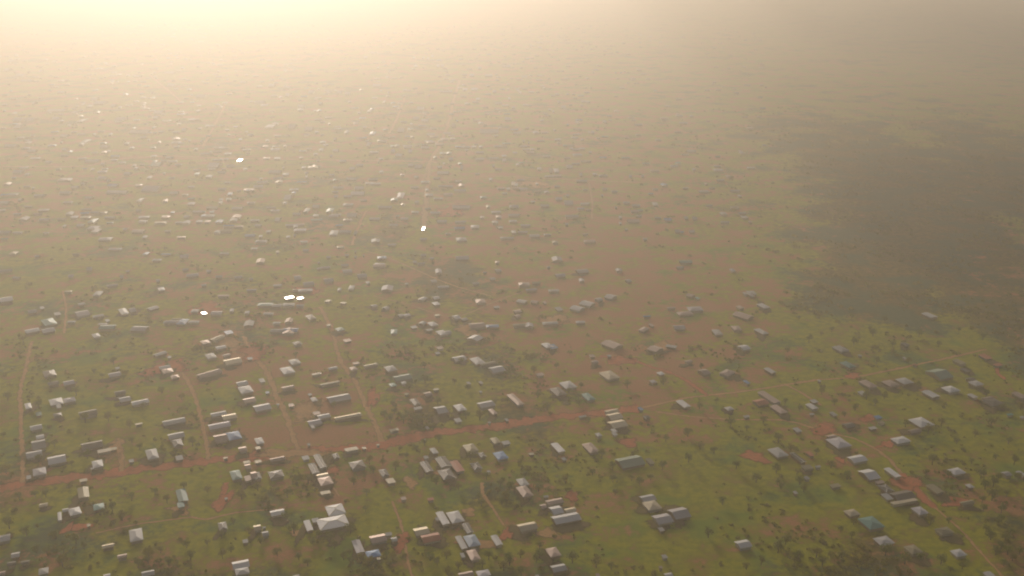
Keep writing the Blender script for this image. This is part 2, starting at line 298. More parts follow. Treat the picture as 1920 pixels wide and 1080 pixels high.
(-202.9,936.2,0.523,7.3,8.7,'h','d',2,0,'small dark weathered hipped house below the pair of white glinting roofs, second away'),
(-70.9,821.9,0.448,6.5,7.0,'g','p',0,0,'small pinkish brown gabled house right of the faint long green roof'),
(-295.4,858.2,0.513,6.8,7.5,'h','p',3,0,'small pinkish brown hipped house above the four clustered long roofs, first away'),
(-367.5,782.1,0.496,6.3,6.4,'h','d',2,0,'small dark weathered hipped house below the pale turquoise roof'),
(-302.9,572.3,0.382,5.0,3.6,'g','d',0,0,'small dark weathered gabled house left of the solitary pale square roof, first away'),
(387.0,817.9,0.371,5.4,8.0,'n','g',1,0,'small grey gabled house right of the wide dark teal roof'),
(-418.3,1010.1,0.578,10.8,6.9,'g','g',0,0,'small grey gabled house right of the pale turquoise roof, second away'),
(-76.1,598.1,0.353,3.8,5.1,'g','g',3,0,'small grey gabled house right of the bright blue roof by the lower path'),
(323.4,666.9,0.324,4.5,5.3,'h','g',3,0,'small grey hipped house right of the long bright white shed by the bend'),
(402.9,872.9,0.388,5.7,8.3,'n','d',0,0,'small dark weathered gabled house right of the wide dark teal roof, first away'),
(21.4,639.6,0.355,4.0,5.3,'g','p',0,0,'small pinkish brown gabled house left of the bright white long roof below the clearing'),
(-247.1,558.0,0.364,4.1,3.8,'g','w',1,0,'small pale silver gabled house below the solitary pale square roof'),
(-56.4,1006.2,0.501,6.7,9.9,'g','w',2,0,'small pale silver gabled house left of the white house with a blue wing, second away'),
(399.3,852.4,0.381,6.7,6.3,'g','d',0,0,'small dark weathered gabled house right of the wide dark teal roof, second away'),
(-160.0,876.7,0.489,8.3,5.4,'g','w',3,0,'small pale silver gabled house above the long yellow-edged roof by the street'),
(-165.2,811.3,0.463,4.7,7.9,'h','w',3,0,'small pale silver hipped house left of the long yellow-edged roof by the street'),
(-141.4,875.8,0.485,5.7,7.8,'h','p',0,0,'small pinkish brown hipped house above the long yellow-edged roof by the street'),
(-311.9,560.1,0.378,3.6,4.1,'g','p',2,0,'small pinkish brown gabled house left of the solitary pale square roof'),
(-102.6,840.6,0.462,5.3,7.2,'h','t',0,0,'small teal green hipped house below the faint long green roof'),
(-79.3,1047.0,0.446,6.7,9.8,'h','w',0,0,'small pale silver hipped house above the faint long green roof'),
(-380.0,1092.7,0.415,6.9,10.6,'h','w',3,0,'small pale silver hipped house right of the pale turquoise roof, third away'),
(-302.6,634.4,0.412,4.0,4.6,'g','g',0,0,'small grey gabled house left of the solitary pale square roof, first away'),
(-94.3,1061.2,0.979,9.9,6.7,'g','g',0,0,'small grey gabled house above the faint long green roof, fourth away'),
(371.1,934.5,0.414,6.0,7.3,'h','d',2,0,'small dark weathered hipped house below the pale roof in the dark field'),
(131.2,865.5,0.428,5.6,6.4,'h','w',3,0,'small pale silver hipped house right of the cream diamond roof'),
(108.3,777.2,0.398,5.1,5.4,'h','d',3,0,'small dark weathered hipped house below the road junction'),
(5.5,1023.7,0.465,7.9,7.1,'g','p',0,0,'small pinkish brown gabled house above the white house with a blue wing, second away'),
(190.5,1073.1,-0.707,8.2,7.7,'g','p',1,0,'small pinkish brown gabled house above the tiny blue roof on the track'),
(67.3,746.5,0.392,4.1,5.9,'h','g',1,0,'small grey hipped house left of the three stacked yellow-edged roofs'),
(-80.5,1064.5,0.421,7.1,8.4,'g','w',3,0,'small pale silver gabled house above the faint long green roof, second away'),
(23.7,1052.0,-0.486,7.5,7.4,'g','p',3,0,'small pinkish brown gabled house above the white house with a blue wing, third away'),
(160.0,892.0,0.433,6.5,5.5,'g','p',1,0,'small pinkish brown gabled house left of the tiny blue roof on the track, second away'),
(91.4,1059.5,0.613,6.7,8.3,'g','g',2,0,'small grey gabled house above the white house with a blue wing'),
(74.8,891.1,0.448,5.8,6.2,'g','p',1,0,'small pinkish brown gabled house above the cream diamond roof'),
(-262.2,906.7,0.525,7.1,5.1,'g','p',2,0,'small pinkish brown gabled house above the four clustered long roofs'),
(235.5,1035.7,0.415,5.8,8.8,'h','p',1,0,'small pinkish brown hipped house above the tiny blue roof on the track'),
(122.5,848.1,0.423,4.9,6.2,'h','l',0,0,'small lavender grey hipped house above the road junction'),
(-131.6,557.3,0.344,4.1,2.6,'g','w',0,0,'small pale silver gabled house left of the bright blue roof by the lower path'),
(-88.7,990.0,1.037,6.6,6.6,'g','g',0,0,'small grey gabled house above the faint long green roof, second away'),
(-62.1,965.6,0.503,5.2,7.8,'g','g',2,0,'small grey gabled house above the faint long green roof, first away'),
(79.9,753.4,0.393,3.8,5.6,'n','w',1,0,'small pale silver gabled house below the three stacked yellow-edged roofs'),
(-106.7,1012.8,0.502,6.5,6.9,'g','w',2,0,'small pale silver gabled house above the faint long green roof, first away'),
(-48.1,1000.5,0.507,6.4,6.8,'g','g',3,0,'small grey gabled house left of the white house with a blue wing'),
(-143.1,1039.7,0.468,6.1,7.2,'g','g',2,0,'small grey gabled house right of the pair of white glinting roofs, first away'),
(-129.9,1033.6,0.815,6.1,7.2,'g','g',2,0,'small grey gabled house right of the pair of white glinting roofs, second away'),
(203.1,846.7,0.409,3.5,7.3,'h','b',1,0,'small blue hipped house standing at the tiny blue roof on the track'),
(-448.8,1045.8,0.515,6.7,6.5,'g','g',0,0,'small grey gabled house right of the pale turquoise roof, first away'),
(-93.4,845.3,0.462,4.4,5.6,'h','g',2,0,'small grey hipped house below the faint long green roof'),
(5.4,1009.3,0.485,5.7,6.9,'g','p',3,0,'small pinkish brown gabled house above the white house with a blue wing, first away'),
(-112.6,1010.8,0.506,5.1,6.9,'g','g',2,0,'small grey gabled house above the faint long green roof, third away'),
(-537.0,1553.1,0.000,23.9,32.0,'g','l',1,0,'large lavender grey gabled house left of the pair of white glinting roofs'),
(-43.0,2008.6,0.000,35.4,32.0,'g','g',0,0,'large grey gabled house above the pair of white glinting roofs, second away'),
(-70.7,1444.7,0.000,25.1,16.1,'g','g',2,0,'grey gabled house right of the pair of white glinting roofs'),
(-470.0,2061.4,0.000,15.5,32.0,'h','l',0,0,'large lavender grey hipped house above the pair of white glinting roofs'),
(-581.5,1532.4,0.000,29.5,14.7,'g','g',2,0,'large grey gabled house above the pale turquoise roof'),
(-225.8,1524.2,0.000,19.5,21.0,'g','w',0,0,'pale silver gabled house above the pair of white glinting roofs'),
(-704.2,2005.9,0.000,35.3,24.4,'g','g',2,0,'large grey gabled house above the pair of white glinting roofs, first away'),
(-162.0,1512.1,0.000,9.7,32.0,'h','l',1,0,'long lavender grey hipped house above the pair of white glinting roofs'),
(-486.0,1714.1,0.000,17.4,30.2,'g','w',3,0,'large pale silver gabled house above the pair of white glinting roofs'),
(79.8,1155.5,0.271,13.7,12.6,'g','g',3,0,'grey gabled house above the white house with a blue wing'),
(-388.6,2033.3,0.000,15.3,32.0,'g','l',3,0,'large lavender grey gabled house above the pair of white glinting roofs'),
]
SHEDS = [
(-347.0,680.0,0.443,3.1,5.1,'m','g',0,0,'tiny grey shed left of the solitary pale square roof'),
(-301.6,723.6,0.453,5.0,3.9,'m','y',3,0,'tiny olive tan shed left of the upright pale green roof'),
(-306.3,692.8,0.440,2.2,2.4,'m','w',0,0,'tiny pale silver shed left of the upright pale green roof'),
(-281.6,704.6,0.440,3.4,4.2,'m','g',2,0,'tiny grey shed left of the upright pale green roof'),
(-213.2,709.2,0.428,3.4,2.9,'m','c',2,0,'tiny sunlit cream shed below the blue roof over the red road, first away'),
(-195.8,702.6,0.421,4.7,5.0,'m','c',1,0,'tiny sunlit cream shed below the blue roof over the red road, second away'),
(-306.1,675.6,0.432,5.1,5.0,'m','c',3,0,'small sunlit cream shed above the solitary pale square roof'),
(-279.9,615.6,0.398,2.2,4.0,'m','c',3,0,'tiny sunlit cream shed left of the solitary pale square roof'),
(-197.7,650.1,0.398,2.2,2.2,'m','w',3,0,'tiny pale silver shed right of the upright pale green roof'),
(-171.7,596.4,0.368,3.4,3.8,'m','g',3,0,'tiny grey shed left of the large cream hipped pair, second away'),
(-192.5,724.9,0.431,3.8,5.7,'m','c',3,0,'tiny sunlit cream shed right of the blue roof over the red road'),
(-187.6,703.4,0.420,4.7,5.0,'m','c',2,0,'tiny sunlit cream shed below the blue roof over the red road, third away'),
(-155.1,730.6,0.426,2.2,3.5,'m','w',0,0,'tiny pale silver shed below the long yellow-edged roof by the street'),
(-153.5,709.2,0.416,5.0,5.9,'m','w',2,0,'small pale silver shed right of the blue roof over the red road'),
(-112.1,724.9,0.415,3.0,4.4,'m','c',3,0,'tiny sunlit cream shed above the bright cream box, second away'),
(-102.2,730.1,0.415,2.2,2.2,'m','c',2,0,'tiny sunlit cream shed above the bright cream box, first away'),
(-67.5,738.3,0.412,2.2,2.2,'m','w',3,0,'tiny pale silver shed above the white-ridged dark roofs'),
(-64.0,710.2,0.400,3.4,3.8,'m','g',2,0,'tiny grey shed left of the white-ridged dark roofs'),
(-4.6,733.6,0.399,5.9,5.3,'m','w',2,0,'small pale silver shed above the light blue roof under the red road, first away'),
(-16.9,688.4,0.382,2.3,2.8,'m','w',1,0,'tiny pale silver shed below the light blue roof under the red road'),
(-56.2,649.2,0.372,4.4,3.3,'m','r',3,0,'tiny rust red shed below the white-ridged dark roofs'),
(-75.1,650.1,0.376,3.5,4.0,'m','p',0,0,'tiny pinkish brown shed below the bright cream box'),
(-131.0,621.8,0.373,4.4,4.8,'m','w',3,0,'tiny pale silver shed left of the large cream hipped pair'),
(-163.3,612.8,0.374,2.2,2.3,'m','g',2,0,'tiny grey shed left of the large cream hipped pair, first away'),
(-80.3,604.8,0.356,4.2,3.9,'m','g',0,0,'tiny grey shed above the bright blue roof by the lower path'),
(-83.5,576.6,0.344,2.3,2.7,'m','c',0,0,'tiny sunlit cream shed below the bright blue roof by the lower path'),
(-49.9,623.4,0.360,2.2,3.8,'m','w',0,0,'tiny pale silver shed above the faded reddish roof pair'),
(-31.1,580.3,0.338,2.4,4.9,'m','w',2,0,'tiny pale silver shed below the half blue hipped roof'),
(38.6,707.5,0.381,3.0,4.2,'m','w',0,0,'tiny pale silver shed right of the light blue roof under the red road'),
(79.9,748.5,0.391,3.5,5.0,'m','w',1,0,'tiny pale silver shed below the three stacked yellow-edged roofs'),
(14.5,715.5,0.388,3.8,3.8,'m','c',3,0,'tiny sunlit cream shed right of the light blue roof under the red road'),
(23.6,652.8,0.360,3.5,2.6,'m','w',0,0,'tiny pale silver shed above the bright white long roof below the clearing'),
(98.0,610.7,0.332,3.3,4.3,'m','g',3,0,'tiny grey shed below the long lavender grey roof, first away'),
(95.9,578.9,0.319,3.2,3.7,'m','g',2,0,'tiny grey shed below the long lavender grey roof, second away'),
(52.5,558.6,0.316,2.3,3.5,'m','p',1,0,'tiny pinkish brown shed below the bright white long roof below the clearing'),
(91.9,567.1,0.314,2.2,2.4,'m','p',0,0,'tiny pinkish brown shed below the long lavender grey roof'),
(15.4,557.9,0.321,2.4,2.2,'m','w',0,0,'tiny pale silver shed right of the half blue hipped roof'),
(223.3,715.5,0.356,3.8,6.8,'m','r',0,0,'small rust red shed right of the red clearing'),
(224.0,695.8,0.348,4.3,2.4,'m','w',2,0,'tiny pale silver shed right of the red clearing'),
(211.3,679.0,0.343,3.6,4.3,'m','g',2,0,'tiny grey shed right of the red clearing'),
(261.9,672.9,0.334,6.5,3.5,'m','p',0,0,'tiny pinkish brown shed above the long bright white shed by the bend'),
(198.0,658.3,0.337,2.8,3.4,'m','g',3,0,'tiny grey shed below the red clearing'),
(319.8,906.7,0.412,2.9,3.8,'m','w',0,0,'tiny pale silver shed left of the wide dark teal roof, second away'),
(358.7,900.7,0.404,2.9,3.8,'m','w',1,0,'tiny pale silver shed left of the wide dark teal roof, first away'),
(437.3,885.2,0.387,8.2,4.9,'m','r',2,0,'small rust red shed below the two orange roofs'),
(296.3,825.0,0.386,6.1,5.9,'m','w',1,0,'small pale silver shed above the tiny bright blue shed'),
(266.9,849.9,0.400,2.3,3.4,'m','w',3,0,'tiny pale silver shed right of the long orange-red roof, second away'),
(251.2,808.2,0.387,5.5,5.7,'m','w',3,0,'small pale silver shed right of the long orange-red roof, first away'),
(260.4,784.1,0.376,4.1,6.4,'m','w',0,0,'small pale silver shed left of the tiny bright blue shed'),
(242.9,783.6,0.379,4.1,2.5,'m','w',3,0,'tiny pale silver shed right of the long orange-red roof, first away'),
(294.6,778.0,0.369,5.8,4.9,'m','b',2,0,'small blue shed standing at the tiny bright blue shed'),
(284.1,758.6,0.363,6.3,3.8,'m','w',3,0,'tiny pale silver shed below the tiny bright blue shed'),
(294.1,768.3,0.365,5.1,4.3,'m','y',1,0,'tiny olive tan shed below the tiny bright blue shed'),
(403.0,782.9,0.356,5.4,3.0,'m','t',1,0,'tiny teal green shed below the two orange roofs'),
(411.0,778.0,0.353,4.1,2.9,'m','w',1,0,'tiny pale silver shed below the two orange roofs'),
(223.9,755.4,0.371,5.2,6.5,'m','w',3,0,'small pale silver shed right of the long orange-red roof, second away'),
(363.0,885.2,0.398,2.9,4.3,'m','r',0,0,'tiny rust red shed left of the wide dark teal roof'),
(48.1,1031.9,0.449,6.6,8.7,'m','w',1,0,'small pale silver shed above the white house with a blue wing'),
(34.2,1051.0,0.425,3.3,5.7,'m','p',3,0,'tiny pinkish brown shed above the white house with a blue wing'),
(196.3,1064.8,0.386,4.0,5.9,'m','t',1,0,'tiny teal green shed above the tiny blue roof on the track'),
(255.7,1072.0,0.371,4.0,6.0,'m','g',0,0,'tiny grey shed above the tiny blue roof on the track'),
(137.7,984.8,0.471,3.7,6.6,'m','p',3,0,'tiny pinkish brown shed above the cream diamond roof'),
(149.6,929.2,-0.375,10.0,5.3,'m','w',3,0,'small pale silver shed right of the cream diamond roof'),
(73.5,906.1,0.453,4.7,5.7,'m','p',1,0,'small pinkish brown shed above the cream diamond roof'),
(89.4,906.1,0.450,3.4,4.4,'m','w',3,0,'tiny pale silver shed above the cream diamond roof'),
(24.7,863.4,0.446,6.8,5.2,'m','p',1,0,'small pinkish brown shed below the white house with a blue wing'),
(105.3,793.6,0.404,3.3,5.6,'m','b',2,0,'tiny blue shed standing at the road junction'),
(189.1,779.2,0.385,5.2,3.4,'m','g',0,0,'tiny grey shed below the long orange-red roof'),
(56.9,779.2,0.407,6.4,2.9,'m','w',0,0,'tiny pale silver shed left of the three stacked yellow-edged roofs'),
(-236.0,1065.7,0.443,9.0,7.6,'f','w',0,0,'small pale silver glinting flat-roofed shed left of the pair of white glinting roofs, first away'),
(-224.2,1064.4,0.444,6.2,6.7,'f','w',3,0,'small pale silver glinting flat-roofed shed right of the pair of white glinting roofs'),
(-193.5,1056.4,1.132,7.0,5.8,'m','c',1,0,'small sunlit cream shed right of the pair of white glinting roofs, first away'),
(-176.4,1049.8,0.968,4.7,6.6,'m','c',3,0,'small sunlit cream shed right of the pair of white glinting roofs, second away'),
(-181.2,984.8,0.537,4.5,4.4,'m','c',1,0,'tiny sunlit cream shed below the pair of white glinting roofs'),
(-96.4,979.3,0.516,6.0,5.8,'m','w',3,0,'small pale silver shed above the faint long green roof'),
(-80.8,972.0,0.509,6.5,4.3,'m','g',0,0,'small grey shed above the faint long green roof'),
(-75.7,1013.1,0.497,5.4,5.4,'m','c',0,0,'small sunlit cream shed above the faint long green roof'),
(-15.9,1036.8,0.453,6.1,4.8,'m','w',3,0,'small pale silver shed left of the white house with a blue wing'),
(-67.4,925.5,0.488,6.0,5.9,'m','p',1,0,'small pinkish brown shed above the faint long green roof'),
(-68.7,912.5,0.484,4.2,4.5,'m','w',2,0,'tiny pale silver shed right of the faint long green roof, first away'),
(-217.3,850.5,0.490,4.4,8.0,'m','w',1,0,'small pale silver shed above the four clustered long roofs'),
(-156.8,944.0,0.515,7.4,6.1,'m','p',3,0,'small pinkish brown shed left of the faint long green roof'),
(-172.3,864.9,0.486,8.7,4.7,'m','c',1,0,'small sunlit cream shed above the long yellow-edged roof by the street'),
(-207.2,825.5,0.478,3.2,3.8,'m','b',2,0,'tiny blue shed right of the four clustered long roofs'),
(-140.9,888.9,0.489,5.8,4.3,'m','p',2,0,'tiny pinkish brown shed left of the faint long green roof'),
(-182.0,800.5,0.461,4.2,5.1,'m','p',2,0,'tiny pinkish brown shed left of the long yellow-edged roof by the street'),
(-170.4,821.5,0.468,3.1,3.7,'m','g',0,0,'tiny grey shed left of the long yellow-edged roof by the street'),
(-193.3,801.8,0.464,2.2,2.6,'m','w',1,0,'tiny pale silver shed right of the four clustered long roofs'),
(-158.5,785.4,0.450,5.8,5.0,'m','p',1,0,'small pinkish brown shed left of the long yellow-edged roof by the street'),
(-157.5,761.2,0.439,2.9,6.1,'m','g',0,0,'tiny grey shed below the long yellow-edged roof by the street'),
(-64.8,831.8,0.450,5.0,4.4,'m','c',2,0,'tiny sunlit cream shed right of the faint long green roof'),
(-89.0,822.8,0.452,3.8,3.2,'m','y',1,0,'tiny olive tan shed below the faint long green roof'),
(-37.4,844.8,0.450,3.0,5.1,'m','g',3,0,'tiny grey shed right of the faint long green roof, first away'),
(-27.1,846.2,0.449,3.0,5.1,'m','g',3,0,'tiny grey shed right of the faint long green roof, second away'),
(-26.6,826.9,0.441,2.3,3.2,'m','w',1,0,'tiny pale silver shed right of the faint long green roof, second away'),
(-43.2,772.4,0.422,5.1,6.3,'m','w',1,0,'small pale silver shed above the light blue roof under the red road, second away'),
(-77.1,794.9,0.438,6.8,4.6,'m','g',1,0,'small grey shed below the faint long green roof'),
(-92.6,755.4,0.424,7.1,4.7,'m','c',2,0,'small sunlit cream shed right of the long yellow-edged roof by the street'),
(-66.7,758.9,0.421,2.5,4.2,'m','g',3,0,'tiny grey shed above the white-ridged dark roofs'),
(-4.3,773.1,0.415,2.6,4.4,'m','w',3,0,'tiny pale silver shed above the light blue roof under the red road, second away'),
(-18.0,768.3,0.416,2.2,2.4,'m','w',1,0,'tiny pale silver shed above the light blue roof under the red road, first away'),
(-485.2,1034.7,0.548,3.9,7.2,'m','w',0,0,'small pale silver shed above the pale turquoise roof, second away'),
(-462.2,1016.9,0.578,5.7,7.7,'m','w',3,0,'small pale silver shed above the pale turquoise roof, first away'),
(-404.5,997.8,0.600,3.7,6.7,'m','w',2,0,'small pale silver shed right of the pale turquoise roof'),
(-313.7,1018.9,0.538,4.6,7.0,'f','w',0,0,'small pale silver glinting flat-roofed shed left of the pair of white glinting roofs, second away'),
(-275.0,964.9,0.552,7.5,8.5,'m','b',0,0,'small blue shed left of the pair of white glinting roofs'),
(-239.2,899.8,0.516,4.6,5.0,'m','w',3,0,'tiny pale silver shed above the four clustered long roofs'),
(-313.7,902.9,0.536,3.4,4.4,'m','g',0,0,'tiny grey shed above the four clustered long roofs'),
(-352.5,877.7,0.535,4.0,3.6,'m','w',1,0,'tiny pale silver shed right of the pale turquoise roof'),
(-373.2,798.7,0.505,3.5,7.7,'m','w',0,0,'small pale silver shed below the pale turquoise roof'),
(-383.5,784.1,0.501,4.1,6.4,'m','t',3,0,'small teal green shed below the pale turquoise roof'),
(-296.5,765.9,0.472,5.7,3.3,'m','c',1,0,'tiny sunlit cream shed left of the four clustered long roofs'),
]
FAR = [
(-228,1315,0.02,10.2,22.2,'h','w'),
(-787,2143,0.00,18.8,32.0,'g','g'),
(-901,2342,0.00,23.4,32.0,'g','g'),
(-224,1111,0.36,11.7,11.8,'g','w'),
(80,1469,0.00,12.3,24.2,'g','w'),
(-426,2061,0.00,12.9,32.0,'g','g'),
(-360,1141,0.32,13.5,10.5,'g','l'),
(-583,1724,0.00,15.3,28.5,'g','t'),
(-217,1402,0.00,12.7,19.4,'g','g'),
(-169,1139,0.31,10.5,13.3,'g','g'),
(-958,2247,0.00,36.5,23.6,'g','w'),
(-188,1156,0.29,10.6,12.6,'g','g'),
(-204,1124,0.34,10.4,12.0,'g','g'),
(-323,1500,0.00,9.6,28.2,'g','w'),
(-214,1320,0.01,15.4,12.4,'g','g'),
(54,1141,0.29,11.3,10.5,'g','l'),
(-578,1159,0.31,13.7,8.8,'g','g'),
(-377,1665,0.00,19.1,17.2,'g','g'),
(-211,2019,0.00,12.7,32.0,'g','l'),
(81,1395,0.00,18.0,11.0,'g','g'),
(-698,1748,0.00,23.3,15.7,'g','w'),
(-989,2135,0.00,16.1,32.0,'g','g'),
(-390,1213,0.20,10.3,12.7,'g','l'),
(-558,1373,0.00,8.9,20.0,'h','t'),
(-177,1445,0.00,19.5,10.2,'g','g'),
(-656,1528,0.00,15.7,14.6,'g','g'),
(-109,1660,0.00,19.0,15.2,'g','w'),
(-89,2548,0.00,15.8,32.0,'h','l'),
(-251,1427,0.00,9.2,20.0,'h','t'),
(-240,1132,0.33,7.5,13.1,'g','g'),
(-332,1301,0.04,12.9,10.9,'g','b'),
(-93,1370,0.00,13.3,11.9,'g','w'),
(-964,2135,0.00,16.1,32.0,'g','w'),
(-152,1704,0.00,13.0,21.9,'g','g'),
(-228,1557,0.00,13.0,16.8,'g','l'),
(-889,1873,0.00,18.9,19.0,'g','g'),
(-184,1383,0.00,14.3,10.8,'g','g'),
(-602,1574,0.00,14.1,15.5,'g','b'),
(-719,1469,0.00,13.2,13.6,'g','g'),
(-77,1542,0.00,17.8,11.6,'g','w'),
(-773,1915,0.00,12.1,31.0,'h','g'),
(-735,2222,0.00,16.7,32.0,'g','l'),
(71,1675,0.00,8.5,28.9,'h','l'),
(93,1704,0.00,10.8,23.9,'g','g'),
(-785,1665,0.00,13.8,17.2,'g','l'),
(-155,1351,0.00,11.4,11.6,'g','g'),
(-705,2436,0.00,21.2,31.5,'g','g'),
(-262,1992,0.00,10.0,32.0,'h','b'),
(-687,1512,0.00,15.5,11.1,'g','w'),
(-438,1106,0.40,11.7,6.3,'g','l'),
(-1423,3084,0.00,19.0,32.0,'g','g'),
(-274,1449,0.00,9.3,16.2,'g','g'),
(208,1379,0.00,9.8,13.4,'g','b'),
(-860,2127,0.00,12.0,32.0,'h','g'),
(-1265,2779,0.00,20.6,32.0,'g','g'),
(-636,1623,0.00,12.4,16.4,'g','l'),
(-307,1135,0.33,9.0,8.5,'g','w'),
(-260,1560,0.00,15.0,11.8,'g','w'),
(-485,1165,0.29,6.1,12.8,'g','w'),
(-313,1379,0.00,7.1,17.4,'g','g'),
(202,1462,0.00,7.5,19.4,'h','g'),
(107,1602,0.00,17.4,10.6,'g','g'),
(-956,2061,0.00,12.9,28.6,'g','w'),
(67,1492,0.00,9.6,15.5,'g','l'),
(5,1447,0.00,9.3,14.7,'g','l'),
(-194,2269,0.00,15.6,30.9,'g','w'),
(-194,1178,0.25,8.5,9.1,'g','g'),
(-111,2542,0.00,11.1,32.0,'h','l'),
(-554,2351,0.00,20.5,25.7,'g','g'),
(-283,1427,0.00,6.4,20.0,'h','g'),
(-326,2603,0.00,19.4,32.0,'g','l'),
(-496,1528,0.00,11.8,13.0,'g','g'),
(-248,1616,0.00,16.5,10.8,'g','w'),
(-293,1407,0.00,10.9,11.2,'g','g'),
(62,1672,0.00,6.4,30.7,'g','c'),
(-154,2507,0.00,29.6,20.8,'g','l'),
(-257,1106,0.38,9.5,6.3,'g','w'),
(46,1452,0.00,12.2,10.3,'g','g'),
(-8,2143,0.00,13.4,27.7,'g','w'),
(-607,1654,0.00,10.5,16.9,'g','g'),
(-329,1136,0.33,7.5,8.5,'g','g'),
(-87,1120,0.34,6.6,9.2,'g','g'),
(-16,1158,0.27,6.8,9.8,'g','g'),
(-193,1793,0.00,11.4,19.7,'g','w'),
(-566,1351,0.00,9.6,10.3,'g','l'),
(-496,1139,0.34,6.0,10.4,'g','l'),
(-100,1568,0.00,22.1,6.8,'g','l'),
(213,1323,0.01,6.9,13.7,'g','g'),
(-452,2298,0.00,17.2,24.6,'g','w'),
(-15,2966,0.00,22.0,32.0,'g','g'),
(-721,1867,0.00,14.2,16.6,'g','g'),
(-833,1829,0.00,13.9,15.9,'g','l'),
(-532,1485,0.00,6.7,18.5,'h','l'),
(-144,1383,0.00,10.7,9.5,'g','l'),
(-215,1170,0.26,10.8,6.0,'g','l'),
(-106,1185,0.24,9.3,7.1,'g','g'),
(2,1585,0.00,6.1,24.3,'h','c'),
(174,1453,0.00,11.2,10.3,'g','g'),
(-824,2603,0.00,16.1,32.0,'g','g'),
(-173,2127,0.00,13.3,24.3,'g','l'),
(-257,1689,0.00,8.6,19.6,'g','g'),
(-148,1262,0.11,10.7,6.8,'g','l'),
(-655,1563,0.00,11.0,11.9,'g','g'),
(-610,1498,0.00,10.6,11.0,'g','g'),
(-831,1966,0.00,12.4,19.6,'g','g'),
(-1208,2682,0.00,26.6,21.3,'g','g'),
(-193,2150,0.00,12.1,24.8,'g','l'),
(-581,2603,0.00,14.5,32.0,'g','l'),
(9,1995,0.00,15.1,16.1,'g','g'),
(-431,1549,0.00,11.9,10.0,'g','g'),
(-374,1162,0.29,6.9,7.9,'g','g'),
(-250,1238,0.15,7.3,8.8,'g','g'),
(-238,1506,0.00,11.6,9.5,'g','l'),
(-165,1714,0.00,8.7,18.1,'g','g'),
(-153,1859,0.00,14.1,14.1,'g','w'),
(231,1321,0.01,6.9,11.2,'g','l'),
(129,1122,0.32,5.9,8.3,'g','w'),
(-934,2398,0.00,14.9,26.7,'g','g'),
(-920,2150,0.00,13.5,21.7,'g','w'),
(-103,2784,0.00,12.1,32.0,'g','l'),
(-333,1350,0.00,8.7,9.0,'g','w'),
(-40,1113,0.34,7.3,6.4,'g','g'),
(162,1469,0.00,9.5,10.6,'g','g'),
(245,1385,0.00,6.3,13.5,'g','g'),
(-60,2779,0.00,18.9,30.5,'g','g'),
(6,1579,0.00,6.1,19.0,'h','g'),
(-438,1136,0.34,3.7,12.3,'g','g'),
(282,1365,0.00,11.5,6.6,'g','g'),
(-466,2496,0.00,12.4,32.0,'g','l'),
(-439,1394,0.00,7.2,10.9,'g','w'),
(-106,1218,0.18,6.4,8.6,'g','g'),
(-22,1129,0.32,6.0,7.5,'g','g'),
(-897,2830,0.00,24.5,23.7,'g','l'),
(-102,1761,0.00,7.8,19.1,'g','g'),
(-313,2006,0.00,7.1,29.8,'h','g'),
(-722,2161,0.00,10.8,23.5,'g','g'),
(-114,2071,0.00,7.8,28.8,'g','c'),
(-152,1982,0.00,15.0,13.3,'g','l'),
(-538,2570,0.00,16.0,26.2,'g','l'),
(-383,1098,0.40,7.3,5.3,'g','g'),
(-281,1745,0.00,11.1,12.5,'g','g'),
(-81,1694,0.00,4.3,29.5,'g','g'),
(-146,1562,0.00,12.0,8.5,'g','w'),
(-1244,3245,0.00,16.0,32.0,'g','g'),
(-379,2476,0.00,12.3,28.4,'g','l'),
(-400,2496,0.00,12.4,28.9,'g','l'),
(-346,1157,0.30,5.3,7.8,'g','l'),
(-393,1122,0.36,4.1,9.2,'g','l'),
(-338,1107,0.38,5.8,6.3,'g','l'),
(-200,1315,0.02,3.4,17.2,'g','g'),
(-135,1473,0.00,6.6,12.1,'g','g'),
(-306,1832,0.00,9.3,16.0,'g','l'),
(108,1646,0.00,5.2,20.5,'g','w'),
(-513,2456,0.00,9.2,32.0,'g','g'),
(-76,2398,0.00,9.0,32.0,'h','g'),
(-175,2069,0.00,15.6,12.9,'g','g'),
(-464,1296,0.05,5.1,10.8,'h','l'),
(-206,1826,0.00,6.9,20.4,'g','l'),
(-176,1826,0.00,6.9,20.4,'g','l'),
(-13,1752,0.00,6.7,18.9,'g','l'),
(234,1388,0.00,5.4,12.2,'g','w'),
(44,1689,0.00,6.4,17.6,'h','g'),
(-454,1752,0.00,7.1,16.8,'f','w'),
(-1048,2496,0.00,15.5,20.6,'g','l'),
(-577,1774,0.00,11.3,10.7,'g','g'),
(-767,1740,0.00,11.0,10.4,'g','l'),
(-256,1894,0.00,8.4,17.0,'g','l'),
(110,2289,0.00,10.0,24.4,'g','g'),
(-781,1843,0.00,8.2,16.2,'g','g'),
(-565,1213,0.20,5.6,7.4,'g','l'),
(-218,1210,0.20,5.5,7.4,'g','l'),
(-149,1630,0.00,7.3,12.8,'g','g'),
(19,2496,0.00,6.8,32.0,'h','c'),
(-115,1334,0.00,3.8,13.9,'f','w'),
(-909,2222,0.00,11.1,19.8,'g','g'),
(-487,1973,0.00,9.9,15.8,'g','g'),
(-1346,2883,0.00,14.2,32.0,'g','g'),
(-651,1585,0.00,6.1,13.9,'g','g'),
(-515,1427,0.00,7.4,8.6,'g','w'),
(-159,1115,0.35,4.4,7.3,'h','w'),
(-114,1191,0.23,4.7,8.2,'g','w'),
(-960,2767,0.00,17.1,22.6,'g','w'),
(-626,2026,0.00,7.6,20.7,'g','g'),
(32,2750,0.00,15.3,24.9,'g','g'),
(-33,1614,0.00,5.2,16.2,'h','g'),
(151,1535,0.00,9.8,7.4,'g','g'),
(196,1388,0.00,9.0,6.1,'g','g'),
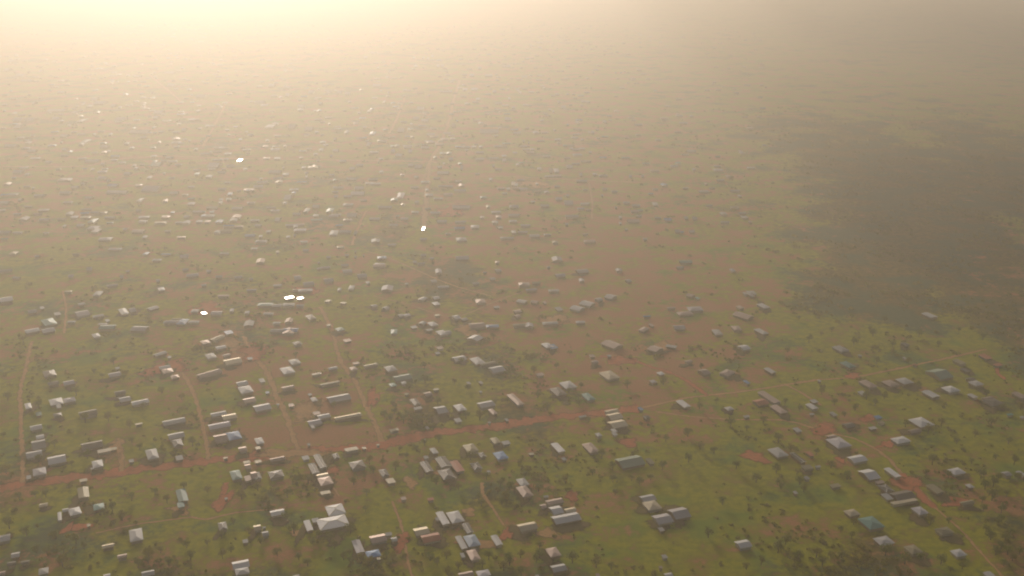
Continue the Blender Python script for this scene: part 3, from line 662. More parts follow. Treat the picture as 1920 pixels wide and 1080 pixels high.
(185,1635,0.00,5.2,16.6,'g','g'),
(-299,2238,0.00,8.4,23.4,'h','g'),
(-704,1487,0.00,5.7,10.8,'g','w'),
(-501,1332,0.00,5.2,8.8,'g','w'),
(-322,1469,0.00,5.7,10.6,'h','g'),
(-283,1296,0.05,5.1,8.4,'h','g'),
(-117,1701,0.00,7.6,11.9,'g','g'),
(-333,1840,0.00,7.0,16.1,'h','g'),
(167,1286,0.07,5.0,8.3,'g','g'),
(-664,2659,0.00,14.8,21.0,'g','l'),
(-505,1678,0.00,10.7,7.7,'g','g'),
(-283,1644,0.00,8.4,9.3,'g','g'),
(-283,1232,0.16,4.0,8.7,'h','c'),
(72,1355,0.00,4.4,10.4,'g','w'),
(146,1390,0.00,4.0,12.3,'h','g'),
(-95,1205,0.20,5.0,6.3,'g','l'),
(-860,2307,0.00,8.6,21.3,'g','g'),
(-286,3163,0.00,7.8,32.0,'h','w'),
(-426,3163,0.00,11.7,32.0,'g','g'),
(-41,2507,0.00,9.3,24.9,'g','l'),
(-285,2054,0.00,7.7,17.0,'g','g'),
(184,2115,0.00,8.0,18.0,'g','g'),
(-291,1128,0.34,4.5,5.6,'g','g'),
(-438,1156,0.30,4.6,5.8,'g','l'),
(-197,1217,0.18,4.8,6.4,'g','w'),
(-222,1165,0.27,4.6,5.9,'g','l'),
(-255,1506,0.00,5.8,9.5,'g','g'),
(-2,1447,0.00,3.7,13.2,'h','g'),
(138,1549,0.00,7.9,7.5,'g','g'),
(-203,2972,0.00,9.2,32.0,'g','w'),
(-191,2972,0.00,9.2,32.0,'g','g'),
(152,1999,0.00,6.3,18.9,'g','l'),
(-318,1298,0.05,4.2,8.4,'h','w'),
(81,1512,0.00,4.9,11.1,'g','w'),
(-6,2407,0.00,6.0,30.8,'h','g'),
(-264,2972,0.00,9.2,32.0,'h','w'),
(-87,2924,0.00,9.0,32.0,'g','g'),
(-418,2333,0.00,7.3,21.7,'g','g'),
(-672,1724,0.00,6.6,10.2,'g','l'),
(-608,1694,0.00,5.4,11.8,'h','g'),
(-155,1395,0.00,5.4,6.9,'g','g'),
(-116,1111,0.35,3.7,5.4,'h','w'),
(-31,1152,0.28,4.5,4.8,'g','l'),
(-259,3163,0.00,7.8,32.0,'h','g'),
(-244,3147,0.00,7.7,32.0,'h','g'),
(-620,1605,0.00,4.1,12.5,'g','g'),
(-586,1347,0.00,3.5,9.0,'h','l'),
(143,1360,0.00,3.5,9.2,'h','l'),
(204,1635,0.00,4.2,12.9,'g','g'),
(-323,1752,0.00,4.0,14.7,'g','c'),
(-30,1709,0.00,3.9,14.0,'g','l'),
(3,2284,0.00,7.1,17.4,'g','g'),
(-325,1656,0.00,5.3,9.4,'g','g'),
(-256,1879,0.00,5.9,12.0,'g','w'),
(135,1818,0.00,5.8,11.3,'g','w'),
(148,1331,0.00,4.3,6.3,'g','w'),
(218,1318,0.02,4.3,6.2,'g','b'),
(42,1171,0.25,3.8,5.0,'g','g'),
(-693,2054,0.00,5.2,17.0,'h','l'),
(146,2002,0.00,3.8,21.6,'h','g'),
(-276,1304,0.04,3.4,7.3,'g','g'),
(-170,2284,0.00,7.1,15.6,'g','w'),
(-143,2315,0.00,7.2,16.1,'g','g'),
(-282,2361,0.00,4.1,29.6,'h','c'),
(-323,1931,0.00,4.4,15.1,'g','g'),
(-286,2486,0.00,3.7,32.0,'g','w'),
(103,2355,0.00,5.3,22.1,'g','l'),
(-1045,2342,0.00,4.4,25.5,'g','l'),
(-234,3195,0.00,7.9,32.0,'g','w'),
(80,2258,0.00,5.6,17.0,'h','w'),
(-226,1189,0.23,3.1,5.1,'g','w'),
(-307,1787,0.00,4.5,10.9,'g','g'),
(-321,1632,0.00,4.2,9.2,'h','g'),
(-605,2883,0.00,5.3,32.0,'g','g'),
(131,1512,0.00,3.9,7.2,'g','l'),
(145,1443,0.00,3.7,6.6,'g','w'),
(-186,1212,0.19,3.5,4.2,'g','w'),
(-1249,2865,0.00,7.1,21.5,'g','g'),
(-936,2333,0.00,4.4,18.1,'h','g'),
(-562,1913,0.00,3.6,12.4,'g','g'),
(87,2235,0.00,4.2,16.7,'h','g'),
(-324,2851,0.00,4.2,32.0,'g','g'),
(-221,1742,0.00,2.7,12.5,'g','c'),
(21,1913,0.00,3.6,11.2,'g','g'),
(-364,2938,0.00,5.4,22.6,'h','w'),
(-349,2981,0.00,5.5,23.3,'g','l'),
(30,1903,0.00,2.9,11.0,'g','w'),
(-916,2762,0.00,4.1,20.1,'h','g'),
(-189,1231,0.16,2.2,4.4,'g','g'),
(-370,1697,0.00,2.6,7.9,'h','g'),
(-892,3069,0.00,3.8,24.6,'h','g'),
(-768,2671,0.00,3.3,18.8,'h','g'),
(-898,2486,0.00,2.8,16.4,'g','g'),
(-177,1216,0.19,2.2,4.3,'g','g'),
]
TREES = [
(-88.9,570.4,4.2,0,2,'large olive green leafy tree below the bright blue roof by the lower path'),
(-78.9,581.0,2.8,2,1,'small mid green leafy tree right of the bright blue roof by the lower path'),
(-95.2,577.6,2.7,2,2,'small olive green leafy tree left of the bright blue roof by the lower path'),
(-74.9,577.2,3.1,4,2,'olive green leafy tree right of the bright blue roof by the lower path'),
(-103.1,583.6,2.8,1,1,'small mid green leafy tree left of the bright blue roof by the lower path'),
(-100.8,575.2,2.6,4,0,'small dark green leafy tree left of the bright blue roof by the lower path'),
(-46.5,572.6,3.0,0,0,'dark green leafy tree below the faded reddish roof pair'),
(-41.4,579.6,3.8,2,2,'olive green leafy tree left of the half blue hipped roof'),
(-33.3,568.5,3.1,3,2,'olive green leafy tree below the half blue hipped roof, first away'),
(-39.8,562.2,3.1,0,2,'olive green leafy tree below the half blue hipped roof, third away'),
(-51.4,577.7,3.5,3,1,'mid green leafy tree below the faded reddish roof pair'),
(-125.7,602.9,3.2,1,1,'mid green leafy tree below the large cream hipped pair, first away'),
(-117.8,598.1,4.2,4,0,'large dark green leafy tree below the large cream hipped pair'),
(-127.8,595.1,2.6,3,1,'small mid green leafy tree below the large cream hipped pair'),
(-110.2,602.7,3.2,4,1,'mid green leafy tree below the large cream hipped pair, second away'),
(-105.9,609.3,4.5,2,1,'large mid green leafy tree right of the large cream hipped pair'),
(-185.4,620.2,2.8,1,1,'small mid green leafy tree right of the upright pale green roof'),
(-188.8,603.1,3.1,0,1,'mid green leafy tree below the upright pale green roof'),
(-275.9,632.3,3.0,2,1,'small mid green leafy tree left of the solitary pale square roof, first away'),
(-261.0,624.8,3.9,2,2,'olive green leafy tree above the solitary pale square roof'),
(-271.9,637.1,3.4,1,0,'dark green leafy tree above the solitary pale square roof'),
(-281.0,596.6,3.8,4,1,'mid green leafy tree left of the solitary pale square roof, first away'),
(-273.6,590.7,2.8,0,1,'small mid green leafy tree left of the solitary pale square roof, second away'),
(-302.0,586.2,3.4,2,0,'dark green leafy tree left of the solitary pale square roof, second away'),
(-151.0,624.5,3.7,4,1,'mid green leafy tree left of the large cream hipped pair, first away'),
(-142.8,608.7,4.6,3,0,'large dark green leafy tree left of the large cream hipped pair'),
(-113.7,591.5,3.3,1,1,'mid green leafy tree left of the bright blue roof by the lower path, second away'),
(331.7,634.3,3.9,4,0,'dark green leafy tree right of the long bright white shed by the bend, first away'),
(324.1,620.7,2.8,1,0,'small dark green tree right of the long bright white shed by the bend, third'),
(326.1,607.5,2.7,2,0,'small dark green tree right of the long bright white shed by the bend, fifth'),
(332.6,651.2,4.6,2,0,'large dark green tree right of the long bright white shed by the bend, third'),
(314.2,577.6,2.9,2,2,'small olive green tree right of the long bright white shed by the bend, second'),
(313.9,584.1,3.5,4,1,'mid green leafy tree right of the long bright white shed by the bend, second away'),
(310.7,601.6,4.3,3,0,'large dark green tree right of the long bright white shed by the bend, fifth'),
(320.2,636.1,2.9,2,0,'small dark green tree right of the long bright white shed by the bend, first'),
(344.7,655.9,2.9,4,1,'small mid green tree right of the long bright white shed by the bend, third'),
(362.4,678.2,3.7,0,0,'dark green leafy tree right of the long bright white shed by the bend, fifth away'),
(278.9,568.3,2.8,4,0,'small dark green leafy tree right of the teal hipped roof, second away'),
(267.7,573.6,4.2,3,1,'large mid green leafy tree right of the teal hipped roof'),
(256.3,576.9,3.5,2,0,'dark green leafy tree right of the teal hipped roof'),
(245.2,573.7,4.1,1,1,'large mid green leafy tree below the teal hipped roof, second away'),
(236.2,583.0,4.5,2,1,'large mid green leafy tree below the teal hipped roof, first away'),
(193.2,572.1,3.8,4,0,'dark green leafy tree below the teal hipped roof, second away'),
(180.4,578.7,4.0,3,0,'large dark green leafy tree left of the teal hipped roof, first away'),
(176.0,595.4,3.5,2,1,'mid green leafy tree left of the teal hipped roof'),
(168.9,586.1,4.2,3,0,'large dark green leafy tree left of the teal hipped roof, second away'),
(155.5,573.1,3.2,0,0,'dark green leafy tree right of the long lavender grey roof, second away'),
(200.8,580.1,2.8,2,2,'small olive green leafy tree below the teal hipped roof'),
(145.1,568.2,3.0,2,2,'small olive green leafy tree right of the long lavender grey roof'),
(221.1,603.4,2.6,1,0,'small dark green leafy tree left of the teal hipped roof, first away'),
(370.7,702.4,4.1,0,0,'large dark green leafy tree right of the pale diamond-shaped roof, second away'),
(360.8,711.0,2.7,2,0,'small dark green leafy tree right of the pale diamond-shaped roof'),
(278.6,620.4,3.9,1,2,'olive green leafy tree right of the long bright white shed by the bend'),
(291.2,621.7,2.6,0,1,'small mid green tree right of the long bright white shed by the bend, first'),
(227.4,620.1,3.1,2,2,'olive green leafy tree left of the teal hipped roof'),
(216.1,611.0,2.6,3,0,'small dark green leafy tree left of the teal hipped roof, second away'),
(127.7,603.9,4.0,3,0,'large dark green leafy tree right of the long lavender grey roof'),
(52.3,570.3,4.2,1,2,'large olive green leafy tree below the bright white long roof below the clearing'),
(37.7,574.8,4.4,2,0,'large dark green leafy tree below the bright white long roof below the clearing'),
(17.8,590.6,3.0,4,1,'mid green leafy tree below the bright white long roof below the clearing'),
(-72.2,722.5,3.6,3,1,'mid green leafy tree left of the white-ridged dark roofs'),
(-56.5,738.5,3.4,2,0,'dark green leafy tree above the white-ridged dark roofs'),
(-67.1,733.0,2.7,4,0,'small dark green leafy tree above the white-ridged dark roofs'),
(-31.0,709.7,4.4,2,1,'large mid green leafy tree left of the light blue roof under the red road'),
(-100.9,689.6,2.8,1,1,'small mid green leafy tree left of the bright cream box'),
(-95.3,701.9,3.1,2,0,'dark green leafy tree above the bright cream box'),
(-84.9,694.2,4.0,1,2,'large olive green leafy tree above the bright cream box'),
(-105.2,703.1,3.7,1,2,'olive green leafy tree above the bright cream box'),
(-78.5,712.7,2.8,4,1,'small mid green leafy tree above the bright cream box'),
(38.0,675.1,3.8,0,2,'olive green leafy tree above the bright white long roof below the clearing'),
(58.5,686.9,2.7,1,0,'small dark green leafy tree left of the long pale green roof'),
(72.2,676.4,3.7,1,0,'dark green leafy tree below the long pale green roof'),
(90.9,671.8,3.7,3,1,'mid green leafy tree below the long pale green roof'),
(109.9,694.6,4.0,1,0,'large dark green leafy tree right of the long pale green roof, first away'),
(130.8,705.9,4.0,1,0,'large dark green leafy tree right of the long pale green roof, second away'),
(152.3,720.3,3.7,0,0,'dark green leafy tree left of the red clearing'),
(143.0,726.6,4.0,0,2,'large olive green leafy tree left of the red clearing'),
(118.4,738.3,3.2,2,0,'dark green leafy tree right of the long pale green roof'),
(136.9,747.9,4.4,2,0,'large dark green leafy tree right of the road junction'),
(73.6,694.8,3.6,3,0,'dark green leafy tree left of the long pale green roof'),
(204.7,737.0,4.5,0,1,'large mid green leafy tree above the red clearing'),
(210.3,721.1,3.7,3,2,'olive green leafy tree right of the red clearing, first away'),
(228.8,718.1,3.0,4,0,'dark green leafy tree right of the red clearing'),
(234.1,697.2,3.7,4,2,'olive green leafy tree right of the red clearing, fourth away'),
(240.9,680.7,3.8,1,0,'dark green leafy tree left of the long bright white shed by the bend'),
(174.6,676.3,4.3,2,1,'large mid green leafy tree below the red clearing'),
(164.2,695.6,4.0,4,0,'large dark green leafy tree left of the red clearing'),
(-147.1,800.0,3.2,0,2,'olive green leafy tree below the long yellow-edged roof by the street'),
(-145.3,674.2,4.6,4,2,'large olive green leafy tree above the large cream hipped pair'),
(-98.5,803.8,3.0,1,0,'small dark green leafy tree below the faint long green roof, first away'),
(-87.8,834.2,4.0,2,0,'large dark green leafy tree below the faint long green roof, first away'),
(-75.7,849.1,4.3,1,0,'large dark green leafy tree right of the faint long green roof, first away'),
(-61.5,805.9,3.7,0,1,'mid green leafy tree right of the faint long green roof'),
(-49.7,846.9,3.1,1,2,'olive green leafy tree right of the faint long green roof'),
(-37.8,835.8,3.5,3,0,'dark green leafy tree right of the faint long green roof, second away'),
(-3.9,810.2,2.7,2,1,'small mid green leafy tree above the light blue roof under the red road'),
(-25.8,776.8,4.5,1,2,'large olive green leafy tree above the light blue roof under the red road'),
(-37.1,779.3,3.8,2,0,'dark green leafy tree above the light blue roof under the red road'),
(-76.5,774.6,3.6,2,0,'dark green leafy tree below the faint long green roof, second away'),
(-99.6,921.4,3.1,3,2,'olive green leafy tree above the faint long green roof'),
(-78.3,879.4,4.1,4,0,'large dark green leafy tree right of the faint long green roof, second away'),
(-63.1,908.5,2.8,2,1,'small mid green leafy tree right of the faint long green roof'),
(-45.8,890.6,3.3,4,0,'dark green leafy tree right of the faint long green roof, first away'),
(-29.9,935.8,2.8,4,0,'small dark green leafy tree left of the white house with a blue wing, second away'),
(-5.4,864.4,3.0,1,1,'mid green leafy tree left of the white house with a blue wing, second away'),
(19.5,871.3,3.6,3,2,'olive green leafy tree below the white house with a blue wing'),
(40.1,881.4,3.0,1,0,'dark green leafy tree below the white house with a blue wing'),
(48.3,829.4,2.8,1,1,'small mid green leafy tree left of the cream diamond roof, second away'),
(55.8,815.9,3.2,2,0,'dark green leafy tree left of the cream diamond roof'),
(59.4,839.7,2.8,0,1,'small mid green leafy tree left of the cream diamond roof, first away'),
(21.8,818.3,3.6,2,1,'mid green leafy tree below the white house with a blue wing'),
(99.2,839.1,4.0,3,1,'large mid green leafy tree right of the cream diamond roof'),
(131.1,847.2,4.4,3,2,'large olive green leafy tree above the road junction'),
(67.1,712.2,4.4,4,1,'large mid green leafy tree left of the long pale green roof'),
(-134.0,578.3,2.8,2,0,'small dark green leafy tree below the large cream hipped pair'),
(-148.5,583.0,3.4,2,1,'mid green leafy tree left of the large cream hipped pair, second away'),
(-332.2,614.8,4.5,1,1,'large mid green leafy tree left of the solitary pale square roof, second away'),
(-341.6,651.9,3.2,3,0,'dark green leafy tree left of the solitary pale square roof, fourth away'),
(-325.0,656.0,3.4,0,1,'mid green leafy tree left of the solitary pale square roof, third away'),
(-272.5,662.7,2.6,0,1,'small mid green leafy tree left of the upright pale green roof, second away'),
(-263.4,650.9,3.7,3,1,'mid green leafy tree left of the upright pale green roof, first away'),
(-250.2,660.1,2.7,2,1,'small mid green leafy tree left of the upright pale green roof, first away'),
(-237.9,647.3,3.2,4,2,'olive green leafy tree left of the upright pale green roof'),
(-213.9,662.1,3.5,0,2,'olive green leafy tree right of the upright pale green roof, first away'),
(-187.7,652.8,3.7,1,2,'olive green leafy tree right of the upright pale green roof, second away'),
(-179.0,664.4,3.4,3,2,'olive green leafy tree right of the upright pale green roof, third away'),
(-170.0,650.2,2.7,3,2,'small olive green leafy tree left of the large cream hipped pair, first away'),
(-156.5,655.1,4.3,1,1,'large mid green leafy tree left of the large cream hipped pair'),
(-153.9,676.3,3.1,4,1,'mid green leafy tree above the large cream hipped pair'),
(-112.7,672.9,3.9,4,1,'mid green leafy tree left of the bright cream box, second away'),
(-101.8,657.7,3.5,0,1,'mid green leafy tree left of the bright cream box, first away'),
(-54.0,673.8,4.2,3,1,'large mid green leafy tree below the white-ridged dark roofs'),
(-37.5,665.3,3.0,3,2,'small olive green leafy tree below the white-ridged dark roofs'),
(-22.9,651.6,2.9,2,1,'small mid green leafy tree below the white-ridged dark roofs'),
(-10.0,660.9,2.8,0,2,'small olive green leafy tree below the light blue roof under the red road'),
(-0.4,669.8,3.0,0,1,'small mid green leafy tree below the light blue roof under the red road, second away'),
(18.5,663.8,4.4,2,1,'large mid green leafy tree above the bright white long roof below the clearing'),
(-223.2,586.1,2.8,4,2,'small olive green leafy tree right of the solitary pale square roof'),
(-208.3,591.9,3.3,0,1,'mid green leafy tree right of the solitary pale square roof'),
(-196.1,595.3,2.6,3,0,'small dark green leafy tree right of the solitary pale square roof'),
(-182.3,580.0,3.6,4,2,'olive green leafy tree right of the solitary pale square roof'),
(-279.5,571.0,4.6,2,2,'large olive green leafy tree left of the solitary pale square roof'),
(-294.9,585.0,3.3,2,1,'mid green leafy tree left of the solitary pale square roof, second away'),
(-172.5,608.3,2.8,2,2,'small olive green leafy tree left of the large cream hipped pair, second away'),
(-161.8,596.9,2.9,3,0,'small dark green leafy tree left of the large cream hipped pair'),
(-367.5,689.2,3.8,2,2,'olive green leafy tree left of the solitary pale square roof'),
(-350.4,705.9,3.4,4,1,'mid green leafy tree above the solitary pale square roof'),
(-349.5,731.3,3.4,4,1,'mid green leafy tree left of the upright pale green roof, third away'),
(-324.6,701.1,2.7,1,2,'small olive green leafy tree left of the upright pale green roof'),
(-317.4,712.5,3.8,4,1,'mid green leafy tree left of the upright pale green roof, second away'),
(-292.1,736.4,3.1,4,0,'dark green leafy tree left of the four clustered long roofs'),
(-282.7,725.8,3.5,4,1,'mid green leafy tree above the upright pale green roof'),
(-253.4,719.6,2.6,4,1,'small mid green leafy tree left of the blue roof over the red road'),
(-244.1,731.6,4.0,4,1,'large mid green leafy tree left of the blue roof over the red road'),
(-302.5,762.7,3.5,1,2,'olive green leafy tree left of the four clustered long roofs, second away'),
(-323.7,774.7,4.1,1,2,'large olive green leafy tree left of the four clustered long roofs'),
(-341.6,772.4,4.4,1,1,'large mid green leafy tree left of the four clustered long roofs'),
(-401.6,851.3,3.1,3,1,'mid green leafy tree below the pale turquoise roof, third away'),
(-368.7,824.1,4.6,4,1,'large mid green leafy tree below the pale turquoise roof, first away'),
(-370.7,870.4,3.1,3,1,'mid green leafy tree below the pale turquoise roof, second away'),
(-347.2,835.8,2.7,1,1,'small mid green leafy tree below the pale turquoise roof'),
(-340.2,856.7,2.8,2,0,'small dark green leafy tree right of the pale turquoise roof'),
(-303.9,799.3,3.2,2,1,'mid green leafy tree left of the four clustered long roofs, second away'),
(-388.5,781.8,2.6,2,2,'small olive green leafy tree below the pale turquoise roof'),
(-422.0,813.6,4.6,3,0,'large dark green leafy tree below the pale turquoise roof'),
(-395.4,746.7,2.7,2,0,'small dark green leafy tree below the pale turquoise roof'),
(-297.5,828.3,3.8,3,1,'mid green leafy tree left of the four clustered long roofs, first away'),
(-276.8,815.1,3.4,2,2,'olive green leafy tree left of the four clustered long roofs, first away'),
(312.1,764.3,3.5,4,1,'mid green leafy tree left of the pale diamond-shaped roof'),
(326.0,753.0,4.0,0,2,'large olive green leafy tree below the pale diamond-shaped roof'),
(340.9,765.5,3.7,4,2,'olive green leafy tree right of the pale diamond-shaped roof, first away'),
(341.3,735.6,3.1,2,0,'dark green leafy tree right of the pale diamond-shaped roof'),
(360.1,746.8,3.1,0,2,'olive green leafy tree right of the pale diamond-shaped roof, second away'),
(380.2,764.6,4.5,3,0,'large dark green leafy tree right of the pale diamond-shaped roof, first away'),
(380.9,735.2,3.5,4,1,'mid green leafy tree right of the pale diamond-shaped roof'),
(339.9,703.9,2.7,3,1,'small mid green leafy tree below the pale diamond-shaped roof'),
(314.2,681.9,3.0,4,1,'mid green leafy tree right of the long bright white shed by the bend, first away'),
(310.3,702.6,4.4,1,1,'large mid green leafy tree below the pale diamond-shaped roof'),
(337.7,681.9,4.2,2,0,'large dark green tree right of the long bright white shed by the bend, second'),
(281.6,795.0,3.7,0,1,'mid green leafy tree left of the tiny bright blue shed, first away'),
(269.4,783.6,2.8,3,2,'small olive green leafy tree left of the tiny bright blue shed'),
(267.4,805.5,3.4,1,1,'mid green leafy tree left of the tiny bright blue shed, second away'),
(262.8,826.6,3.2,1,2,'olive green leafy tree right of the long orange-red roof'),
(312.8,817.3,3.3,0,1,'mid green leafy tree above the tiny bright blue shed, second away'),
(349.3,837.9,3.3,1,1,'mid green leafy tree left of the wide dark teal roof'),
(301.4,829.7,3.0,2,2,'small olive green leafy tree above the tiny bright blue shed'),
(400.8,822.7,3.1,4,0,'dark green leafy tree below the two orange roofs'),
(402.8,795.6,3.4,2,1,'mid green leafy tree below the two orange roofs'),
(235.7,793.2,3.2,3,0,'dark green leafy tree right of the long orange-red roof'),
(226.7,806.1,2.8,1,1,'small mid green leafy tree right of the long orange-red roof'),
(200.9,771.6,3.6,2,0,'dark green leafy tree below the long orange-red roof'),
(184.9,758.1,2.9,1,1,'small mid green leafy tree below the long orange-red roof'),
(173.8,766.0,3.9,3,0,'large dark green leafy tree left of the long orange-red roof'),
(169.8,807.7,2.9,4,1,'small mid green leafy tree left of the tiny blue roof on the track'),
(169.4,880.0,2.8,4,0,'small dark green leafy tree left of the tiny blue roof on the track'),
(256.4,919.1,3.6,2,1,'mid green leafy tree above the tiny blue roof on the track'),
(282.8,943.9,4.4,4,0,'large dark green leafy tree right of the tiny blue roof on the track'),
(312.6,972.2,3.4,0,0,'dark green leafy tree left of the pale roof in the dark field, third away'),
(323.2,936.1,4.6,3,0,'large dark green leafy tree left of the pale roof in the dark field, second away'),
(348.8,959.6,4.6,1,0,'large dark green leafy tree left of the pale roof in the dark field, first away'),
(359.4,934.3,3.0,0,0,'small dark green leafy tree below the pale roof in the dark field'),
(393.1,959.4,4.2,3,1,'large mid green leafy tree below the pale roof in the dark field'),
(402.6,933.6,3.5,1,1,'mid green leafy tree below the pale roof in the dark field'),
(436.2,971.9,2.9,2,0,'small dark green leafy tree right of the pale roof in the dark field, second away'),
(451.3,950.8,4.4,4,0,'large dark green leafy tree above the two orange roofs'),
(487.4,994.0,3.3,3,0,'dark green leafy tree above the two orange roofs'),
(359.9,892.6,3.5,3,2,'olive green leafy tree left of the wide dark teal roof'),
(330.5,892.5,3.7,2,0,'dark green leafy tree left of the wide dark teal roof'),
(288.8,1005.0,2.7,3,1,'small mid green leafy tree above the tiny blue roof on the track'),
(314.8,1021.4,2.7,3,0,'small dark green leafy tree left of the pale roof in the dark field'),
(342.7,1007.4,3.2,1,0,'dark green leafy tree left of the pale roof in the dark field, second away'),
(373.2,1000.4,3.7,3,0,'dark green leafy tree left of the pale roof in the dark field, first away'),
(409.4,1038.4,3.0,1,1,'small mid green leafy tree left of the pale roof in the dark field'),
(463.8,1032.2,2.8,4,0,'small dark green leafy tree right of the pale roof in the dark field, first away'),
(503.2,1050.8,2.6,4,1,'small mid green leafy tree right of the pale roof in the dark field'),
(5.5,580.6,3.1,4,2,'olive green leafy tree right of the half blue hipped roof'),
(305.5,665.5,2.7,2,2,'small olive green tree right of the long bright white shed by the bend, first'),
(17.4,580.3,4.0,2,1,'large mid green leafy tree below the bright white long roof below the clearing'),
(-201.7,577.9,3.6,4,0,'dark green leafy tree right of the solitary pale square roof'),
(306.3,572.0,2.5,3,0,'small dark green tree right of the long bright white shed by the bend, sixth'),
(-214.0,572.5,3.7,0,0,'dark green leafy tree below the solitary pale square roof'),
(-18.4,570.1,3.0,4,1,'small mid green leafy tree below the half blue hipped roof, first away'),
(-360.1,889.6,4.3,0,0,'large dark green leafy tree right of the pale turquoise roof'),
(61.4,567.7,2.7,2,0,'small dark green leafy tree below the bright white long roof below the clearing'),
(-390.1,799.7,4.3,1,1,'large mid green leafy tree below the pale turquoise roof, second away'),
(-199.0,907.0,3.4,1,1,'mid green leafy tree above the long yellow-edged roof by the street'),
(-1.4,661.8,4.1,1,0,'large dark green leafy tree below the light blue roof under the red road'),
(189.8,561.6,2.9,4,0,'small dark green leafy tree below the teal hipped roof'),
(85.8,678.4,3.1,0,2,'olive green leafy tree below the long pale green roof'),
(299.2,960.2,2.6,1,2,'small olive green leafy tree right of the tiny blue roof on the track'),
(-317.1,606.3,4.2,2,0,'large dark green leafy tree left of the solitary pale square roof'),
(-232.0,569.6,4.0,0,0,'large dark green leafy tree below the solitary pale square roof'),
(341.5,670.1,4.2,0,0,'large dark green tree right of the long bright white shed by the bend, fourth'),
(-1.5,572.5,4.0,3,0,'large dark green leafy tree right of the half blue hipped roof'),
(-227.5,574.8,3.0,4,0,'small dark green leafy tree below the solitary pale square roof'),
(-8.4,669.4,3.4,0,0,'dark green leafy tree below the light blue roof under the red road, second away'),
(207.4,579.6,3.1,2,0,'dark green leafy tree below the teal hipped roof, first away'),
(-71.5,767.6,4.3,2,2,'large olive green leafy tree below the faint long green roof'),
(-6.9,645.5,3.3,0,0,'dark green leafy tree above the half blue hipped roof'),
(144.8,645.4,3.3,2,0,'dark green leafy tree right of the long lavender grey roof, first away'),
(72.1,658.0,2.6,1,0,'small dark green leafy tree below the long pale green roof'),
(55.6,804.4,3.4,0,0,'dark green leafy tree left of the three stacked yellow-edged roofs'),
(-5.1,566.7,3.7,3,2,'olive green leafy tree below the half blue hipped roof, second away'),
(-99.6,636.5,2.5,4,0,'small dark green leafy tree right of the large cream hipped pair'),
(306.1,583.5,4.0,0,0,'large dark green tree right of the long bright white shed by the bend, sixth'),
(-18.1,952.8,3.5,0,1,'mid green leafy tree left of the white house with a blue wing, first away'),
(-18.3,680.6,3.2,4,0,'dark green leafy tree below the light blue roof under the red road, first away'),
(-296.5,602.8,3.3,2,0,'dark green leafy tree left of the solitary pale square roof, first away'),
(99.5,679.4,3.2,0,1,'mid green leafy tree right of the long pale green roof'),
(192.2,689.7,4.2,3,1,'large mid green leafy tree right of the red clearing, first away'),
(-84.7,784.6,3.0,0,1,'mid green leafy tree below the faint long green roof'),
(15.2,575.3,2.9,1,1,'small mid green leafy tree below the bright white long roof below the clearing'),
(-83.6,846.3,3.0,0,0,'small dark green leafy tree right of the faint long green roof'),
(-105.7,578.2,3.1,1,1,'mid green leafy tree left of the bright blue roof by the lower path, first away'),
(-151.9,909.4,3.2,4,1,'mid green leafy tree left of the faint long green roof'),
(312.4,590.0,3.2,4,0,'dark green leafy tree right of the long bright white shed by the bend, fourth away'),
(349.4,680.0,3.1,1,0,'dark green leafy tree right of the long bright white shed by the bend, second away'),
(297.6,816.7,4.1,1,1,'large mid green leafy tree above the tiny bright blue shed'),
(-97.4,772.0,4.3,3,0,'large dark green leafy tree right of the long yellow-edged roof by the street'),
(-21.0,643.6,3.5,0,1,'mid green leafy tree above the half blue hipped roof'),
(-14.7,578.5,3.8,0,1,'mid green leafy tree below the half blue hipped roof'),
(417.7,796.0,3.9,2,2,'olive green leafy tree below the two orange roofs'),
(5.6,561.4,3.7,2,0,'dark green leafy tree right of the half blue hipped roof, second away'),
(-103.1,782.1,3.6,2,0,'dark green leafy tree right of the long yellow-edged roof by the street'),
(154.1,797.5,3.2,3,1,'mid green leafy tree right of the road junction'),
(206.6,687.7,3.0,1,2,'olive green leafy tree right of the red clearing, second away'),
(-96.1,798.5,2.6,0,0,'small dark green leafy tree below the faint long green roof, second away'),
(334.3,666.5,4.3,2,0,'large dark green tree right of the long bright white shed by the bend, first'),
(327.5,624.7,2.7,2,0,'small dark green tree right of the long bright white shed by the bend, fourth'),
(-2.1,578.6,3.2,2,0,'dark green leafy tree right of the half blue hipped roof, first away'),
(-95.8,787.8,3.2,4,0,'dark green leafy tree below the faint long green roof, first away'),
(-235.5,930.4,3.5,1,1,'mid green leafy tree below the pair of white glinting roofs'),
(192.1,581.2,4.3,0,2,'large olive green leafy tree left of the teal hipped roof'),
(-6.6,675.9,2.4,2,0,'small dark green leafy tree below the light blue roof under the red road'),
(-4.6,651.7,3.8,3,2,'olive green leafy tree below the light blue roof under the red road'),
(319.5,600.3,3.1,2,0,'dark green leafy tree right of the long bright white shed by the bend, third away'),
(311.7,611.3,2.7,2,0,'small dark green tree right of the long bright white shed by the bend, second'),
(-332.0,654.9,3.5,0,0,'dark green leafy tree left of the solitary pale square roof, third away'),
(205.0,673.2,4.0,0,1,'large mid green leafy tree right of the red clearing, second away'),
(189.1,672.9,2.5,4,1,'small mid green leafy tree below the red clearing'),
(-453.6,910.2,3.1,4,1,'mid green leafy tree below the pale turquoise roof, first away'),
(-1.1,563.4,2.6,3,1,'small mid green leafy tree below the half blue hipped roof, second away'),
(9.3,683.1,2.9,1,1,'small mid green leafy tree below the light blue roof under the red road, first away'),
(-229.1,581.3,4.2,3,2,'large olive green leafy tree below the solitary pale square roof'),
(321.8,584.6,3.1,2,1,'mid green leafy tree right of the long bright white shed by the bend, third away'),
(-86.5,771.1,4.3,3,0,'large dark green leafy tree below the faint long green roof, second away'),
(-465.4,943.4,3.9,0,2,'olive green leafy tree left of the pale turquoise roof'),
